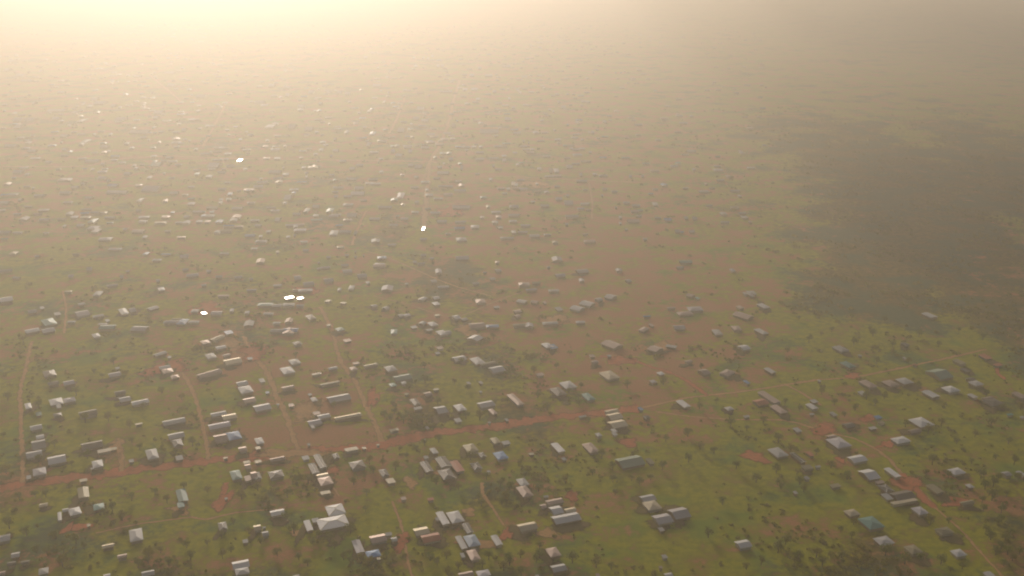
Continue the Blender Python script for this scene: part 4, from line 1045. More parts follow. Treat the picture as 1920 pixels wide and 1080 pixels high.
(269.9,564.4,2.5,4,0,'small dark green leafy tree right of the teal hipped roof, first away'),
(-232.1,667.9,3.0,2,1,'small mid green leafy tree above the upright pale green roof'),
(205.1,662.7,3.2,3,2,'olive green leafy tree right of the red clearing, third away'),
(190.2,666.8,3.1,3,0,'dark green leafy tree below the red clearing'),
(-284.3,585.0,4.3,0,1,'large mid green leafy tree left of the solitary pale square roof, first away'),
(-178.7,587.0,2.8,2,1,'small mid green leafy tree below the upright pale green roof'),
(324.3,647.7,2.9,4,1,'small mid green tree right of the long bright white shed by the bend, second'),
(29.2,796.4,3.5,0,1,'mid green leafy tree left of the three stacked yellow-edged roofs, second away'),
(-0.4,881.0,2.9,0,0,'small dark green leafy tree left of the white house with a blue wing, first away'),
(-127.2,571.5,3.5,0,0,'dark green leafy tree left of the bright blue roof by the lower path'),
(-359.8,860.1,3.1,0,0,'dark green leafy tree below the pale turquoise roof'),
(61.3,772.6,3.0,3,1,'mid green leafy tree left of the three stacked yellow-edged roofs, first away'),
(300.7,803.7,3.4,1,1,'mid green leafy tree above the tiny bright blue shed, first away'),
]
ROADS = [
('red_dirt_road',14,'red',[(-382.2, 661.7), (-362.7, 668.4), (-312.5, 685.3), (-258.9, 698.8), (-211.6, 713.6), (-161.3, 722.1), (-106.3, 734.3), (-54.4, 755.0), (0.0, 771.0), (52.0, 785.6), (105.6, 799.6)]),
('dirt_street',4,'tan',[(-330.1, 927.0), (-303.7, 888.9), (-282.9, 853.5), (-258.6, 799.6), (-243.6, 760.6), (-226.3, 710.3)]),
('dirt_street',5.5,'tan',[(-260.7, 960.9), (-237.2, 910.1), (-215.4, 866.2), (-197.9, 820.4), (-179.8, 774.8), (-168.4, 742.3), (-160.4, 723.8)]),
('dirt_street',5,'tan',[(-199.9, 1043.9), (-178.9, 982.4), (-155.6, 897.5), (-135.1, 847.8), (-118.4, 796.6), (-108.0, 765.3), (-100.4, 739.6)]),
('dirt_street',4,'tan',[(-458.6, 947.1), (-437.0, 882.8), (-417.0, 825.8), (-389.8, 765.3), (-369.4, 720.4), (-350.5, 676.0)]),
('dirt_street',3,'tan',[(-487.8, 1094.7), (-458.0, 1027.9), (-436.4, 968.0)]),
('footpath',4,'tan',[(-305.6, 745.0), (-295.4, 720.4), (-284.9, 692.4)]),
('footpath',3,'tan',[(117.9, 792.5), (140.7, 784.6), (163.7, 780.6), (189.0, 777.7), (214.8, 777.7), (230.0, 770.0)]),
('dirt_street',3.5,'tan',[(230.0, 770.0), (250.8, 753.2), (265.0, 745.0), (276.4, 729.0), (281.5, 710.3), (283.0, 689.2), (287.2, 668.4), (290.2, 639.4)]),
('dirt_street',8,'red',[(283.0, 689.2), (286.0, 673.7), (287.4, 653.6), (289.2, 641.5)]),
('footpath',2.2,'tan',[(290.2, 639.4), (296.0, 614.4), (297.9, 589.2), (300.1, 566.7), (300.5, 552.7)]),
('footpath',4,'tan',[(105.6, 799.6), (145.8, 818.3), (181.3, 827.9), (220.3, 840.0), (265.9, 855.8), (300.6, 862.7), (349.8, 882.8), (408.5, 910.1), (445.1, 927.0)]),
('dirt_street',5,'red',[(81.2, 910.1), (107.5, 902.5), (124.9, 885.2), (140.0, 873.2), (153.6, 853.5), (164.7, 823.6)]),
('footpath',2.5,'tan',[(-83.1, 650.0), (-73.7, 619.0), (-70.1, 602.9), (-66.0, 581.3), (-60.0, 555.5)]),
('footpath',3,'tan',[(-147.1, 705.3), (-140.9, 697.2), (-130.4, 676.0), (-120.7, 657.3)]),
('footpath',2.2,'tan',[(-272.9, 609.2), (-251.9, 619.7), (-235.6, 624.4), (-215.6, 629.1), (-205.8, 626.4), (-188.2, 634.6), (-160.2, 639.4)]),
('dirt_street',9,'track',[(-131.9, 2715.6), (-130.8, 2455.8), (-127.7, 2239.4), (-126.2, 2056.5), (-131.3, 1852.4), (-136.4, 1743.1), (-129.9, 1608.8), (-119.4, 1418.6), (-116.0, 1338.3)]),
('dirt_street',9,'track',[(-863.7, 1714.6), (-706.7, 1714.6), (-685.2, 1751.4), (-649.3, 1776.7), (-582.4, 1794.0), (-431.9, 1772.4), (-286.6, 1763.9), (-142.4, 1751.4), (-128.2, 1738.9)]),
('footpath',6,'track',[(-50.4, 1645.2), (16.7, 1637.8), (115.6, 1616.0), (196.6, 1601.8)]),
('footpath',4,'track',[(117.7, 1598.2), (115.1, 1492.6), (107.9, 1390.9)]),
('footpath',3,'track',[(-176.1, 1238.8), (-153.4, 1221.4), (-124.5, 1185.8), (-96.9, 1150.1), (-64.7, 1112.6), (-22.8, 1077.3)]),
('footpath',2.5,'track',[(-148.5, 1077.3), (-106.0, 1048.8), (-70.5, 1016.9), (-49.0, 1020.0), (-16.9, 1060.4), (14.5, 1094.7)]),
('footpath',3,'tan',[(-5.3, 619.0), (-12.7, 639.4), (-20.6, 660.9), (-21.0, 676.0)]),
('footpath',5,'red',[(-204.1, 676.0), (-201.4, 660.9), (-199.9, 646.5)]),
('footpath',3,'tan',[(236.0, 847.8), (245.6, 831.2), (251.0, 817.2), (256.5, 804.7)]),
('dirt_street',7,'track',[(-634.9, 2379.4), (-589.1, 2114.2), (-550.2, 1875.8)]),
('dirt_street',7,'track',[(-946.8, 2814.2), (-832.9, 2579.5), (-735.8, 2379.4)]),
('dirt_street',7,'track',[(-244.6, 2455.8), (-234.4, 2175.1), (-231.9, 2001.6)]),
('footpath',5,'tan',[(-201.8, 1432.8), (-201.8, 1351.1), (-198.1, 1265.9)]),
('footpath',4,'red',[(438.0, 910.1), (439.3, 892.6), (431.9, 870.9), (431.9, 856.9)]),
('footpath',3,'red',[(276.4, 729.0), (288.6, 735.1), (296.3, 739.6)]),
]
PATCHES = [
(-223,1096,12.8,12.5,'red'),
(-316,1041,14.4,14.7,'red'),
(182,715,8.8,9.4,'red'),
(100,900,11.7,11.4,'red'),
(247,761,9.3,11.4,'red'),
(288,780,6.0,7.9,'red'),
(282,676,9.9,12.4,'red'),
(289,736,5.7,5.3,'red'),
(-311,883,15.3,19.7,'red'),
(-286,617,7.8,4.6,'red'),
(-294,616,2.5,8.0,'red'),
(42,656,5.2,7.3,'red'),
(-200,650,5.2,13.1,'red'),
(-226,639,8.0,6.3,'tan'),
(-71,600,4.8,11.5,'red'),
(-3,609,4.2,9.1,'red'),
(-169,720,24.1,8.6,'tan'),
(-29,636,5.1,5.6,'tan'),
(-135,684,8.5,12.7,'red'),
(-72,676,5.3,7.7,'tan'),
(90,738,5.7,9.0,'red'),
(301,865,7.5,7.0,'red'),
(-140,609,4.2,6.5,'tan'),
(-21,597,13.8,6.3,'tan'),
(-117,820,4.5,19.6,'red'),
(-168,795,8.7,24.8,'tan'),
(-47,696,10.2,11.4,'tan'),
(306,650,11.1,5.8,'red'),
(245,710,4.0,5.0,'red'),
(24,609,6.3,7.8,'tan'),
(-241,920,11.9,21.2,'red'),
(-270,947,13.2,13.8,'tan'),
(-303,725,8.9,15.8,'tan'),
(-326,1028,8.8,9.6,'red'),
(-42,975,12.5,17.5,'tan'),
(141,934,10.1,12.1,'tan'),
(43,1005,12.9,15.4,'tan'),
(-81,1433,22.2,29.3,'red'),
(33,1591,21.2,24.8,'tan'),
]
COVER = [(-1960,4375,123,1219,'b'),(-1789,4375,123,1219,'b'),(-1619,4375,123,1219,'b'),(-1449,4375,123,1219,'b'),(-1278,4375,123,1219,'b'),(-1108,4375,123,1219,'b'),(-937,4375,123,1219,'b'),(-767,4375,123,1219,'b'),(-596,4375,123,1219,'b'),(-426,4375,123,1219,'b'),(-256,4375,123,1219,'b'),(-85,4375,123,1219,'b'),(85,4375,123,1219,'b'),(256,4375,123,1219,'b'),(426,4375,123,1219,'b'),(596,4375,123,1219,'b'),(767,4375,123,1219,'b'),(937,4375,123,1219,'o'),(1108,4375,123,1219,'b'),(1278,4375,123,1219,'b'),(1449,4375,123,1219,'o'),(1619,4375,123,1219,'b'),(1789,4375,123,1219,'b'),(1960,4375,123,1219,'b'),(-1376,3033,86,682,'o'),(-1257,3033,86,682,'b'),(-1137,3033,86,682,'o'),(-1017,3033,86,682,'b'),(-898,3033,86,682,'o'),(-778,3033,86,682,'b'),(-658,3033,86,682,'b'),(-539,3033,86,682,'o'),(-419,3033,86,682,'b'),(-299,3033,86,682,'b'),(-180,3033,86,682,'o'),(-60,3033,86,682,'b'),(60,3033,86,682,'b'),(180,3033,86,682,'b'),(299,3033,86,682,'o'),(419,3033,86,682,'b'),(539,3033,86,682,'o'),(658,3033,86,682,'b'),(778,3033,86,682,'b'),(898,3033,86,682,'o'),(1017,3033,86,682,'b'),(1137,3033,86,682,'b'),(1257,3033,86,682,'o'),(1376,3033,86,682,'b'),(-1060,2307,66,380,'b'),(-968,2307,66,380,'o'),(-876,2307,66,380,'b'),(-784,2307,66,380,'b'),(-692,2307,66,380,'o'),(-599,2307,66,380,'o'),(-507,2307,66,380,'b'),(-415,2307,66,380,'o'),(-323,2307,66,380,'b'),(-231,2307,66,380,'o'),(-138,2307,66,380,'b'),(-46,2307,66,380,'b'),(46,2307,66,380,'o'),(138,2307,66,380,'b'),(231,2307,66,380,'b'),(323,2307,66,380,'b'),(415,2307,66,380,'o'),(507,2307,66,380,'b'),(599,2307,66,380,'o'),(692,2307,66,380,'b'),(784,2307,66,380,'o'),(876,2307,66,380,'b'),(968,2307,66,380,'o'),(1060,2307,66,380,'b'),(-863,1852,54,242,'b'),(-788,1852,54,242,'o'),(-713,1852,54,242,'b'),(-638,1852,54,242,'b'),(-563,1852,54,242,'b'),(-488,1852,54,242,'o'),(-413,1852,54,242,'o'),(-338,1852,54,242,'b'),(-263,1852,54,242,'b'),(-188,1852,54,242,'o'),(-113,1852,54,242,'b'),(-38,1852,54,242,'b'),(38,1852,54,242,'o'),(113,1852,54,242,'b'),(188,1852,54,242,'b'),(263,1852,54,242,'b'),(338,1852,54,242,'o'),(413,1852,54,242,'t'),(488,1852,54,242,'t'),(563,1852,54,242,'t'),(638,1852,54,242,'o'),(713,1852,54,242,'t'),(788,1852,54,242,'t'),(863,1852,54,242,'t'),(-727,1540,46,168,'b'),(-664,1540,46,168,'b'),(-600,1540,46,168,'o'),(-537,1540,46,168,'b'),(-474,1540,46,168,'b'),(-411,1540,46,168,'o'),(-348,1540,46,168,'o'),(-284,1540,46,168,'b'),(-221,1540,46,168,'b'),(-158,1540,46,168,'r'),(-95,1540,46,168,'b'),(-32,1540,46,168,'r'),(32,1540,46,168,'b'),(95,1540,46,168,'b'),(158,1540,46,168,'r'),(221,1540,46,168,'b'),(284,1540,46,168,'o'),(348,1540,46,168,'b'),(411,1540,46,168,'t'),(474,1540,46,168,'t'),(537,1540,46,168,'d'),(600,1540,46,168,'t'),(664,1540,46,168,'d'),(727,1540,46,168,'t'),(-628,1313,39,123,'b'),(-573,1313,39,123,'o'),(-519,1313,39,123,'b'),(-464,1313,39,123,'b'),(-410,1313,39,123,'o'),(-355,1313,39,123,'o'),(-300,1313,39,123,'b'),(-246,1313,39,123,'b'),(-191,1313,39,123,'d'),(-137,1313,39,123,'o'),(-82,1313,39,123,'b'),(-27,1313,39,123,'r'),(27,1313,39,123,'b'),(82,1313,39,123,'r'),(137,1313,39,123,'r'),(191,1313,39,123,'b'),(246,1313,39,123,'b'),(300,1313,39,123,'o'),(355,1313,39,123,'d'),(410,1313,39,123,'t'),(464,1313,39,123,'t'),(519,1313,39,123,'d'),(573,1313,39,123,'t'),(628,1313,39,123,'b'),(-553,1141,35,94,'g'),(-505,1141,35,94,'o'),(-457,1141,35,94,'b'),(-409,1141,35,94,'b'),(-361,1141,35,94,'o'),(-313,1141,35,94,'b'),(-264,1141,35,94,'o'),(-216,1141,35,94,'b'),(-168,1141,35,94,'b'),(-120,1141,35,94,'b'),(-72,1141,35,94,'d'),(-24,1141,35,94,'b'),(24,1141,35,94,'r'),(72,1141,35,94,'r'),(120,1141,35,94,'r'),(168,1141,35,94,'r'),(216,1141,35,94,'b'),(264,1141,35,94,'o'),(313,1141,35,94,'d'),(361,1141,35,94,'t'),(409,1141,35,94,'t'),(457,1141,35,94,'d'),(505,1141,35,94,'k'),(553,1141,35,94,'k'),(-494,1005,31,74,'b'),(-451,1005,31,74,'g'),(-408,1005,31,74,'o'),(-365,1005,31,74,'b'),(-322,1005,31,74,'k'),(-279,1005,31,74,'b'),(-236,1005,31,74,'o'),(-193,1005,31,74,'g'),(-150,1005,31,74,'o'),(-107,1005,31,74,'b'),(-64,1005,31,74,'b'),(-21,1005,31,74,'k'),(21,1005,31,74,'r'),(64,1005,31,74,'r'),(107,1005,31,74,'b'),(150,1005,31,74,'r'),(193,1005,31,74,'b'),(236,1005,31,74,'o'),(279,1005,31,74,'t'),(322,1005,31,74,'t'),(365,1005,31,74,'t'),(408,1005,31,74,'g'),(451,1005,31,74,'t'),(494,1005,31,74,'k'),(-446,895,28,60,'b'),(-407,895,28,60,'g'),(-369,895,28,60,'k'),(-330,895,28,60,'r'),(-291,895,28,60,'r'),(-252,895,28,60,'r'),(-213,895,28,60,'b'),(-175,895,28,60,'b'),(-136,895,28,60,'o'),(-97,895,28,60,'b'),(-58,895,28,60,'g'),(-19,895,28,60,'d'),(19,895,28,60,'b'),(58,895,28,60,'r'),(97,895,28,60,'r'),(136,895,28,60,'r'),(175,895,28,60,'b'),(213,895,28,60,'o'),(252,895,28,60,'g'),(291,895,28,60,'g'),(330,895,28,60,'g'),(369,895,28,60,'g'),(407,895,28,60,'g'),(446,895,28,60,'o'),(-407,805,25,50,'g'),(-372,805,25,50,'g'),(-336,805,25,50,'g'),(-301,805,25,50,'o'),(-265,805,25,50,'b'),(-230,805,25,50,'r'),(-195,805,25,50,'r'),(-159,805,25,50,'r'),(-124,805,25,50,'b'),(-88,805,25,50,'d'),(-53,805,25,50,'g'),(-18,805,25,50,'g'),(18,805,25,50,'d'),(53,805,25,50,'b'),(88,805,25,50,'b'),(124,805,25,50,'b'),(159,805,25,50,'o'),(195,805,25,50,'g'),(230,805,25,50,'o'),(265,805,25,50,'g'),(301,805,25,50,'o'),(336,805,25,50,'g'),(372,805,25,50,'o'),(407,805,25,50,'o'),(-374,729,23,42,'o'),(-341,729,23,42,'g'),(-309,729,23,42,'o'),(-276,729,23,42,'b'),(-244,729,23,42,'r'),(-211,729,23,42,'r'),(-179,729,23,42,'r'),(-146,729,23,42,'b'),(-114,729,23,42,'r'),(-81,729,23,42,'b'),(-49,729,23,42,'g'),(-16,729,23,42,'g'),(16,729,23,42,'o'),(49,729,23,42,'o'),(81,729,23,42,'g'),(114,729,23,42,'g'),(146,729,23,42,'g'),(179,729,23,42,'b'),(211,729,23,42,'r'),(244,729,23,42,'b'),(276,729,23,42,'o'),(309,729,23,42,'g'),(341,729,23,42,'g'),(374,729,23,42,'g'),(-346,665,22,35,'k'),(-316,665,22,35,'o'),(-286,665,22,35,'b'),(-256,665,22,35,'g'),(-226,665,22,35,'o'),(-196,665,22,35,'k'),(-165,665,22,35,'r'),(-135,665,22,35,'r'),(-105,665,22,35,'b'),(-75,665,22,35,'o'),(-45,665,22,35,'g'),(-15,665,22,35,'k'),(15,665,22,35,'b'),(45,665,22,35,'b'),(75,665,22,35,'g'),(105,665,22,35,'g'),(135,665,22,35,'g'),(165,665,22,35,'g'),(196,665,22,35,'o'),(226,665,22,35,'g'),(256,665,22,35,'g'),(286,665,22,35,'o'),(316,665,22,35,'b'),(346,665,22,35,'k'),(-322,609,20,31,'g'),(-294,609,20,31,'o'),(-266,609,20,31,'g'),(-238,609,20,31,'o'),(-210,609,20,31,'g'),(-182,609,20,31,'o'),(-154,609,20,31,'g'),(-126,609,20,31,'g'),(-98,609,20,31,'g'),(-70,609,20,31,'g'),(-42,609,20,31,'g'),(-14,609,20,31,'o'),(14,609,20,31,'g'),(42,609,20,31,'b'),(70,609,20,31,'g'),(98,609,20,31,'g'),(126,609,20,31,'g'),(154,609,20,31,'o'),(182,609,20,31,'g'),(210,609,20,31,'g'),(238,609,20,31,'g'),(266,609,20,31,'g'),(294,609,20,31,'o'),(322,609,20,31,'k'),(-302,564,19,27,'o'),(-276,564,19,27,'g'),(-250,564,19,27,'g'),(-223,564,19,27,'k'),(-197,564,19,27,'o'),(-171,564,19,27,'k'),(-145,564,19,27,'g'),(-118,564,19,27,'g'),(-92,564,19,27,'k'),(-66,564,19,27,'g'),(-39,564,19,27,'g'),(-13,564,19,27,'k'),(13,564,19,27,'k'),(39,564,19,27,'o'),(66,564,19,27,'k'),(92,564,19,27,'g'),(118,564,19,27,'o'),(145,564,19,27,'o'),(171,564,19,27,'o'),(197,564,19,27,'k'),(223,564,19,27,'o'),(250,564,19,27,'o'),(276,564,19,27,'o'),(302,564,19,27,'k'),]

# cloud shade on the ground: x, y, half widths, seed
CLOUD_SHADE = [(770, 1400, 290, 280, 4), (1700, 3700, 620, 900, 9)]  # second one is unseen, added to darken the haze at upper right

# ------------------------------------------------------------------ material helpers
def material(name):
    m = bpy.data.materials.new(name)
    m.use_nodes = True
    nt = m.node_tree
    return m, nt, nt.nodes["Principled BSDF"]

def node(nt, kind, **kw):
    n = nt.nodes.new(kind)
    for k, v in kw.items():
        if k in n.inputs:
            n.inputs[k].default_value = v
        else:
            setattr(n, k, v)
    return n

def mix(nt, fac, a, b, mode='MIX'):
    n = nt.nodes.new("ShaderNodeMix")
    n.data_type, n.blend_type = 'RGBA', mode
    for sock, v in ((0, fac), (6, a), (7, b)):
        if isinstance(v, bpy.types.NodeSocket):
            nt.links.new(v, n.inputs[sock])
        else:
            n.inputs[sock].default_value = v if sock == 0 else (*v, 1.0)
    return n.outputs[2]

def math_node(nt, op, a, b=None, c=None):
    n = nt.nodes.new("ShaderNodeMath")
    n.operation = op
    for i, v in enumerate((a, b, c)):
        if v is None:
            continue
        if isinstance(v, bpy.types.NodeSocket):
            nt.links.new(v, n.inputs[i])
        else:
            n.inputs[i].default_value = v
    return n.outputs[0]

def ramp(nt, src, lo, hi):
    n = nt.nodes.new("ShaderNodeMapRange")
    n.interpolation_type = 'SMOOTHSTEP'
    nt.links.new(src, n.inputs[0])
    n.inputs[1].default_value, n.inputs[2].default_value = lo, hi
    return n.outputs[0]

def noise(nt, scale, detail=3.0, rough=0.55, coord="Object"):
    tc = nt.nodes.new("ShaderNodeTexCoord")
    n = nt.nodes.new("ShaderNodeTexNoise")
    n.inputs["Scale"].default_value = scale
    n.inputs["Detail"].default_value = detail
    n.inputs["Roughness"].default_value = rough
    nt.links.new(tc.outputs[coord], n.inputs["Vector"])
    return n.outputs[0]

# ------------------------------------------------------------------ materials
def roof_material(name, base, rust=0.25, rough=0.62, metal=0.1):
    m, nt, p = material(name)
    oi = nt.nodes.new("ShaderNodeObjectInfo")
    v = math_node(nt, 'MULTIPLY_ADD', oi.outputs["Random"], 0.5, 0.72)
    c = mix(nt, 1.0, base, (1, 1, 1), 'MULTIPLY')
    comb = nt.nodes.new("ShaderNodeCombineColor")
    for i in range(3):
        nt.links.new(v, comb.inputs[i])
    c = mix(nt, 1.0, c, comb.outputs[0], 'MULTIPLY')
    stain = ramp(nt, noise(nt, 0.22, 4.0, 0.65), 0.52, 0.72)
    c = mix(nt, math_node(nt, 'MULTIPLY', stain, rust), c, (0.23, 0.13, 0.08))
    streak = noise(nt, 1.7, 2.0)
    c = mix(nt, math_node(nt, 'MULTIPLY', ramp(nt, streak, 0.45, 0.75), 0.25), c, tuple(x * 0.62 for x in base))
    nt.links.new(c, p.inputs["Base Color"])
    p.inputs["Roughness"].default_value = rough
    p.inputs["Metallic"].default_value = metal
    return m

ROOF = {
    'w': roof_material("roof_pale_zinc", (0.55, 0.53, 0.51), 0.15),
    'g': roof_material("roof_grey_zinc", (0.48, 0.46, 0.44), 0.2),
    'd': roof_material("roof_weathered", (0.16, 0.135, 0.12), 0.4, 0.5, 0.2),
    'c': roof_material("roof_cream", (0.58, 0.49, 0.34), 0.1, 0.6, 0.1),
    'b': roof_material("roof_blue", (0.12, 0.31, 0.60), 0.03, 0.5, 0.0),
    'a': roof_material("roof_blue_grey", (0.36, 0.46, 0.58), 0.08, 0.5, 0.0),
    't': roof_material("roof_teal", (0.14, 0.36, 0.32), 0.05, 0.5, 0.0),
    'k': roof_material("roof_pale_green", (0.33, 0.43, 0.33), 0.1, 0.5, 0.0),
    'r': roof_material("roof_rust_red", (0.58, 0.19, 0.11), 0.2, 0.6, 0.0),
    'p': roof_material("roof_pink_brown", (0.56, 0.41, 0.345), 0.25, 0.5, 0.25),
    'y': roof_material("roof_olive_tan", (0.38, 0.32, 0.19), 0.3, 0.5, 0.2),
    'l': roof_material("roof_lavender", (0.52, 0.48, 0.50), 0.12),
}
NEAR_BRIGHT = {'w': roof_material("roof_pale_zinc_bright", (0.80, 0.77, 0.745), 0.1, 0.6, 0.15),  # lighter near-roof copies; their ROOF twins are coloured duller in place of haze
         'g': roof_material("roof_grey_zinc_bright", (0.60, 0.575, 0.555), 0.2, 0.6, 0.15),
         'l': roof_material("roof_lavender_bright", (0.63, 0.585, 0.60), 0.12, 0.6, 0.15),
         'c': roof_material("roof_cream_bright", (0.72, 0.61, 0.43), 0.1, 0.5, 0.3)}
def plain(name, base, rough=0.85, amount=0.3, scale=0.6):
    m, nt, p = material(name)
    c = mix(nt, math_node(nt, 'MULTIPLY', noise(nt, scale, 3.0), amount), base, tuple(x * 0.35 for x in base))
    nt.links.new(c, p.inputs["Base Color"])
    p.inputs["Roughness"].default_value = rough
    return m
WALL = [plain("wall_tan", (0.55, 0.43, 0.30)), plain("wall_cream", (0.66, 0.57, 0.43)),
        plain("wall_cement", (0.50, 0.47, 0.42)), plain("wall_mud", (0.40, 0.27, 0.17))]
RIDGE = plain("ridge_zinc", (0.80, 0.77, 0.72), 0.5, 0.05)
RIDGE_TAN = plain("ridge_tan", (0.66, 0.55, 0.38), 0.5, 0.1)
BARK = plain("bark", (0.13, 0.09, 0.06))
DARK = plain("dark_opening", (0.03, 0.025, 0.02))

def leaf_material(name, base, other):
    m, nt, p = material(name)
    oi = nt.nodes.new("ShaderNodeObjectInfo")
    geo = nt.nodes.new("ShaderNodeNewGeometry")
    c = mix(nt, geo.outputs["Random Per Island"], base, other)
    c = mix(nt, math_node(nt, 'MULTIPLY', oi.outputs["Random"], 0.4), c, (0.22, 0.17, 0.025))
    nt.links.new(c, p.inputs["Base Color"])
    p.inputs["Roughness"].default_value = 0.7
    tr = nt.nodes.new("ShaderNodeBsdfTranslucent")
    nt.links.new(c, tr.inputs["Color"])
    mx = nt.nodes.new("ShaderNodeMixShader")
    mx.inputs[0].default_value = 0.65
    nt.links.new(p.outputs[0], mx.inputs[1])
    nt.links.new(tr.outputs[0], mx.inputs[2])
    nt.links.new(mx.outputs[0], nt.nodes["Material Output"].inputs["Surface"])
    return m
LEAF = [leaf_material("leaf_dark", (0.14, 0.19, 0.014), (0.22, 0.27, 0.02)),
        leaf_material("leaf_mid", (0.17, 0.22, 0.016), (0.24, 0.28, 0.022)),
        leaf_material("leaf_olive", (0.24, 0.23, 0.016), (0.31, 0.27, 0.02))]
BUSH_LEAF = leaf_material("leaf_bush", (0.24, 0.25, 0.012), (0.36, 0.31, 0.022))

def ground_material():
    m, nt, p = material("ground_cover")
    at = nt.nodes.new("ShaderNodeAttribute")
    at.attribute_name = "cover"
    sep = nt.nodes.new("ShaderNodeSeparateColor")
    nt.links.new(at.outputs["Color"], sep.inputs[0])
    red, lush, wood = sep.outputs
    big = noise(nt, 0.006, 5.0, 0.6)
    mid = noise(nt, 0.03, 4.0, 0.6)
    fine = noise(nt, 0.16, 4.0, 0.65)
    grain = noise(nt, 0.7, 2.0, 0.6)
    patch = noise(nt, 0.014, 3.0, 0.6)
    grass = mix(nt, ramp(nt, fine, 0.36, 0.66), (0.46, 0.43, 0.006), (0.31, 0.32, 0.005))
    grass = mix(nt, math_node(nt, 'MULTIPLY', ramp(nt, mid, 0.46, 0.68), 0.7), grass, (0.34, 0.235, 0.04))
    grass = mix(nt, math_node(nt, 'MULTIPLY', ramp(nt, patch, 0.50, 0.64), 0.85), grass, (0.22, 0.33, 0.02))
    scrub = mix(nt, ramp(nt, fine, 0.38, 0.64), (0.30, 0.19, 0.02), (0.14, 0.105, 0.008))
    scrub = mix(nt, math_node(nt, 'MULTIPLY', ramp(nt, patch, 0.42, 0.6), 0.7), scrub, (0.07, 0.16, 0.08))
    soil = mix(nt, ramp(nt, mid, 0.38, 0.62), (0.54, 0.295, 0.10), (0.62, 0.265, 0.115))
    soil = mix(nt, math_node(nt, 'MULTIPLY', ramp(nt, grain, 0.4, 0.7), 0.35), soil, (0.24, 0.17, 0.04))
    # how much of each: the land cover, broken up by noise
    s = math_node(nt, 'ADD', red, math_node(nt, 'MULTIPLY_ADD', mid, 1.9, -1.22))
    s = math_node(nt, 'ADD', s, math_node(nt, 'MULTIPLY_ADD', fine, 1.3, -0.65))
    w = math_node(nt, 'ADD', wood, math_node(nt, 'MULTIPLY_ADD', big, 1.4, -0.70))
    w = math_node(nt, 'ADD', w, math_node(nt, 'MULTIPLY_ADD', patch, 1.2, -0.62))
    w = math_node(nt, 'ADD', w, math_node(nt, 'MULTIPLY_ADD', fine, 0.8, -0.50))
    c = mix(nt, ramp(nt, w, 0.15, 0.55), grass, scrub)
    c = mix(nt, ramp(nt, s, 0.0, 0.40), c, soil)
    nt.links.new(c, p.inputs["Base Color"])
    p.inputs["Roughness"].default_value = 0.95
    p.inputs["Specular IOR Level"].default_value = 0.1
    return m

def earth(name, a, b):
    """Bare earth that thins out into the grass towards the margin of its patch."""
    m, nt, p = material(name)
    c = mix(nt, ramp(nt, noise(nt, 0.12, 5.0, 0.65), 0.35, 0.68), a, b)
    c = mix(nt, math_node(nt, 'MULTIPLY', ramp(nt, noise(nt, 0.5, 3.0), 0.5, 0.75), 0.5), c, (0.24, 0.17, 0.05))
    nt.links.new(c, p.inputs["Base Color"])
    p.inputs["Roughness"].default_value = 0.95
    p.inputs["Specular IOR Level"].default_value = 0.1
    at = nt.nodes.new("ShaderNodeAttribute")
    at.attribute_name = "inward"
    k = math_node(nt, 'ADD', at.outputs["Fac"], math_node(nt, 'MULTIPLY_ADD', noise(nt, 0.11, 4.0, 0.7), 1.5, -0.75))
    nt.links.new(ramp(nt, k, 0.12, 0.55), p.inputs["Alpha"])
    return m
def inward(me, values):
    at = me.attributes.new("inward", 'FLOAT', 'POINT')
    at.data.foreach_set("value", values)
    return me
EARTH = {'red': earth("laterite_red", (0.76, 0.235, 0.11), (0.62, 0.20, 0.09)),
         'tan': earth("dirt_tan", (0.76, 0.42, 0.17), (0.62, 0.34, 0.14))}

EARTH['track'] = earth('faint_track', (0.72, 0.44, 0.20), (0.58, 0.36, 0.16))
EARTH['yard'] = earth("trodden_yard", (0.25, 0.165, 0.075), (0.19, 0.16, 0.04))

# ------------------------------------------------------------------ mesh helpers
def tag(o, label=None, cat=None, group=None, kind=None):
    for k, v in (("label", label), ("category", cat), ("group", group), ("kind", kind)):
        if v:
            o[k] = v
    return o

def link(name, mesh, parent=None):
    o = bpy.data.objects.new(name, mesh)
    col.objects.link(o)
    if parent:
        o.parent = parent
    return o

def mesh_from(name, verts, faces, mats=(), idx=None):
    me = bpy.data.meshes.new(name)
    me.from_pydata([tuple(v) for v in verts], [], faces)
    for m in mats:
        me.materials.append(m)
    if idx is not None:
        me.polygons.foreach_set("material_index", idx)
    me.update()
    return me

def empty(name, loc, rz=0.0):
    o = bpy.data.objects.new(name, None)
    o.empty_display_size = 2.0
    o.location, o.rotation_euler = loc, (0, 0, rz)
    col.objects.link(o)
    return o

def box_vf(x0, x1, y0, y1, z0, z1):
    v = [(x0, y0, z0), (x1, y0, z0), (x1, y1, z0), (x0, y1, z0), (x0, y0, z1), (x1, y0, z1), (x1, y1, z1), (x0, y1, z1)]
    f = [(0, 3, 2, 1), (4, 5, 6, 7), (0, 1, 5, 4), (1, 2, 6, 5), (2, 3, 7, 6), (3, 0, 4, 7)]
    return v, f

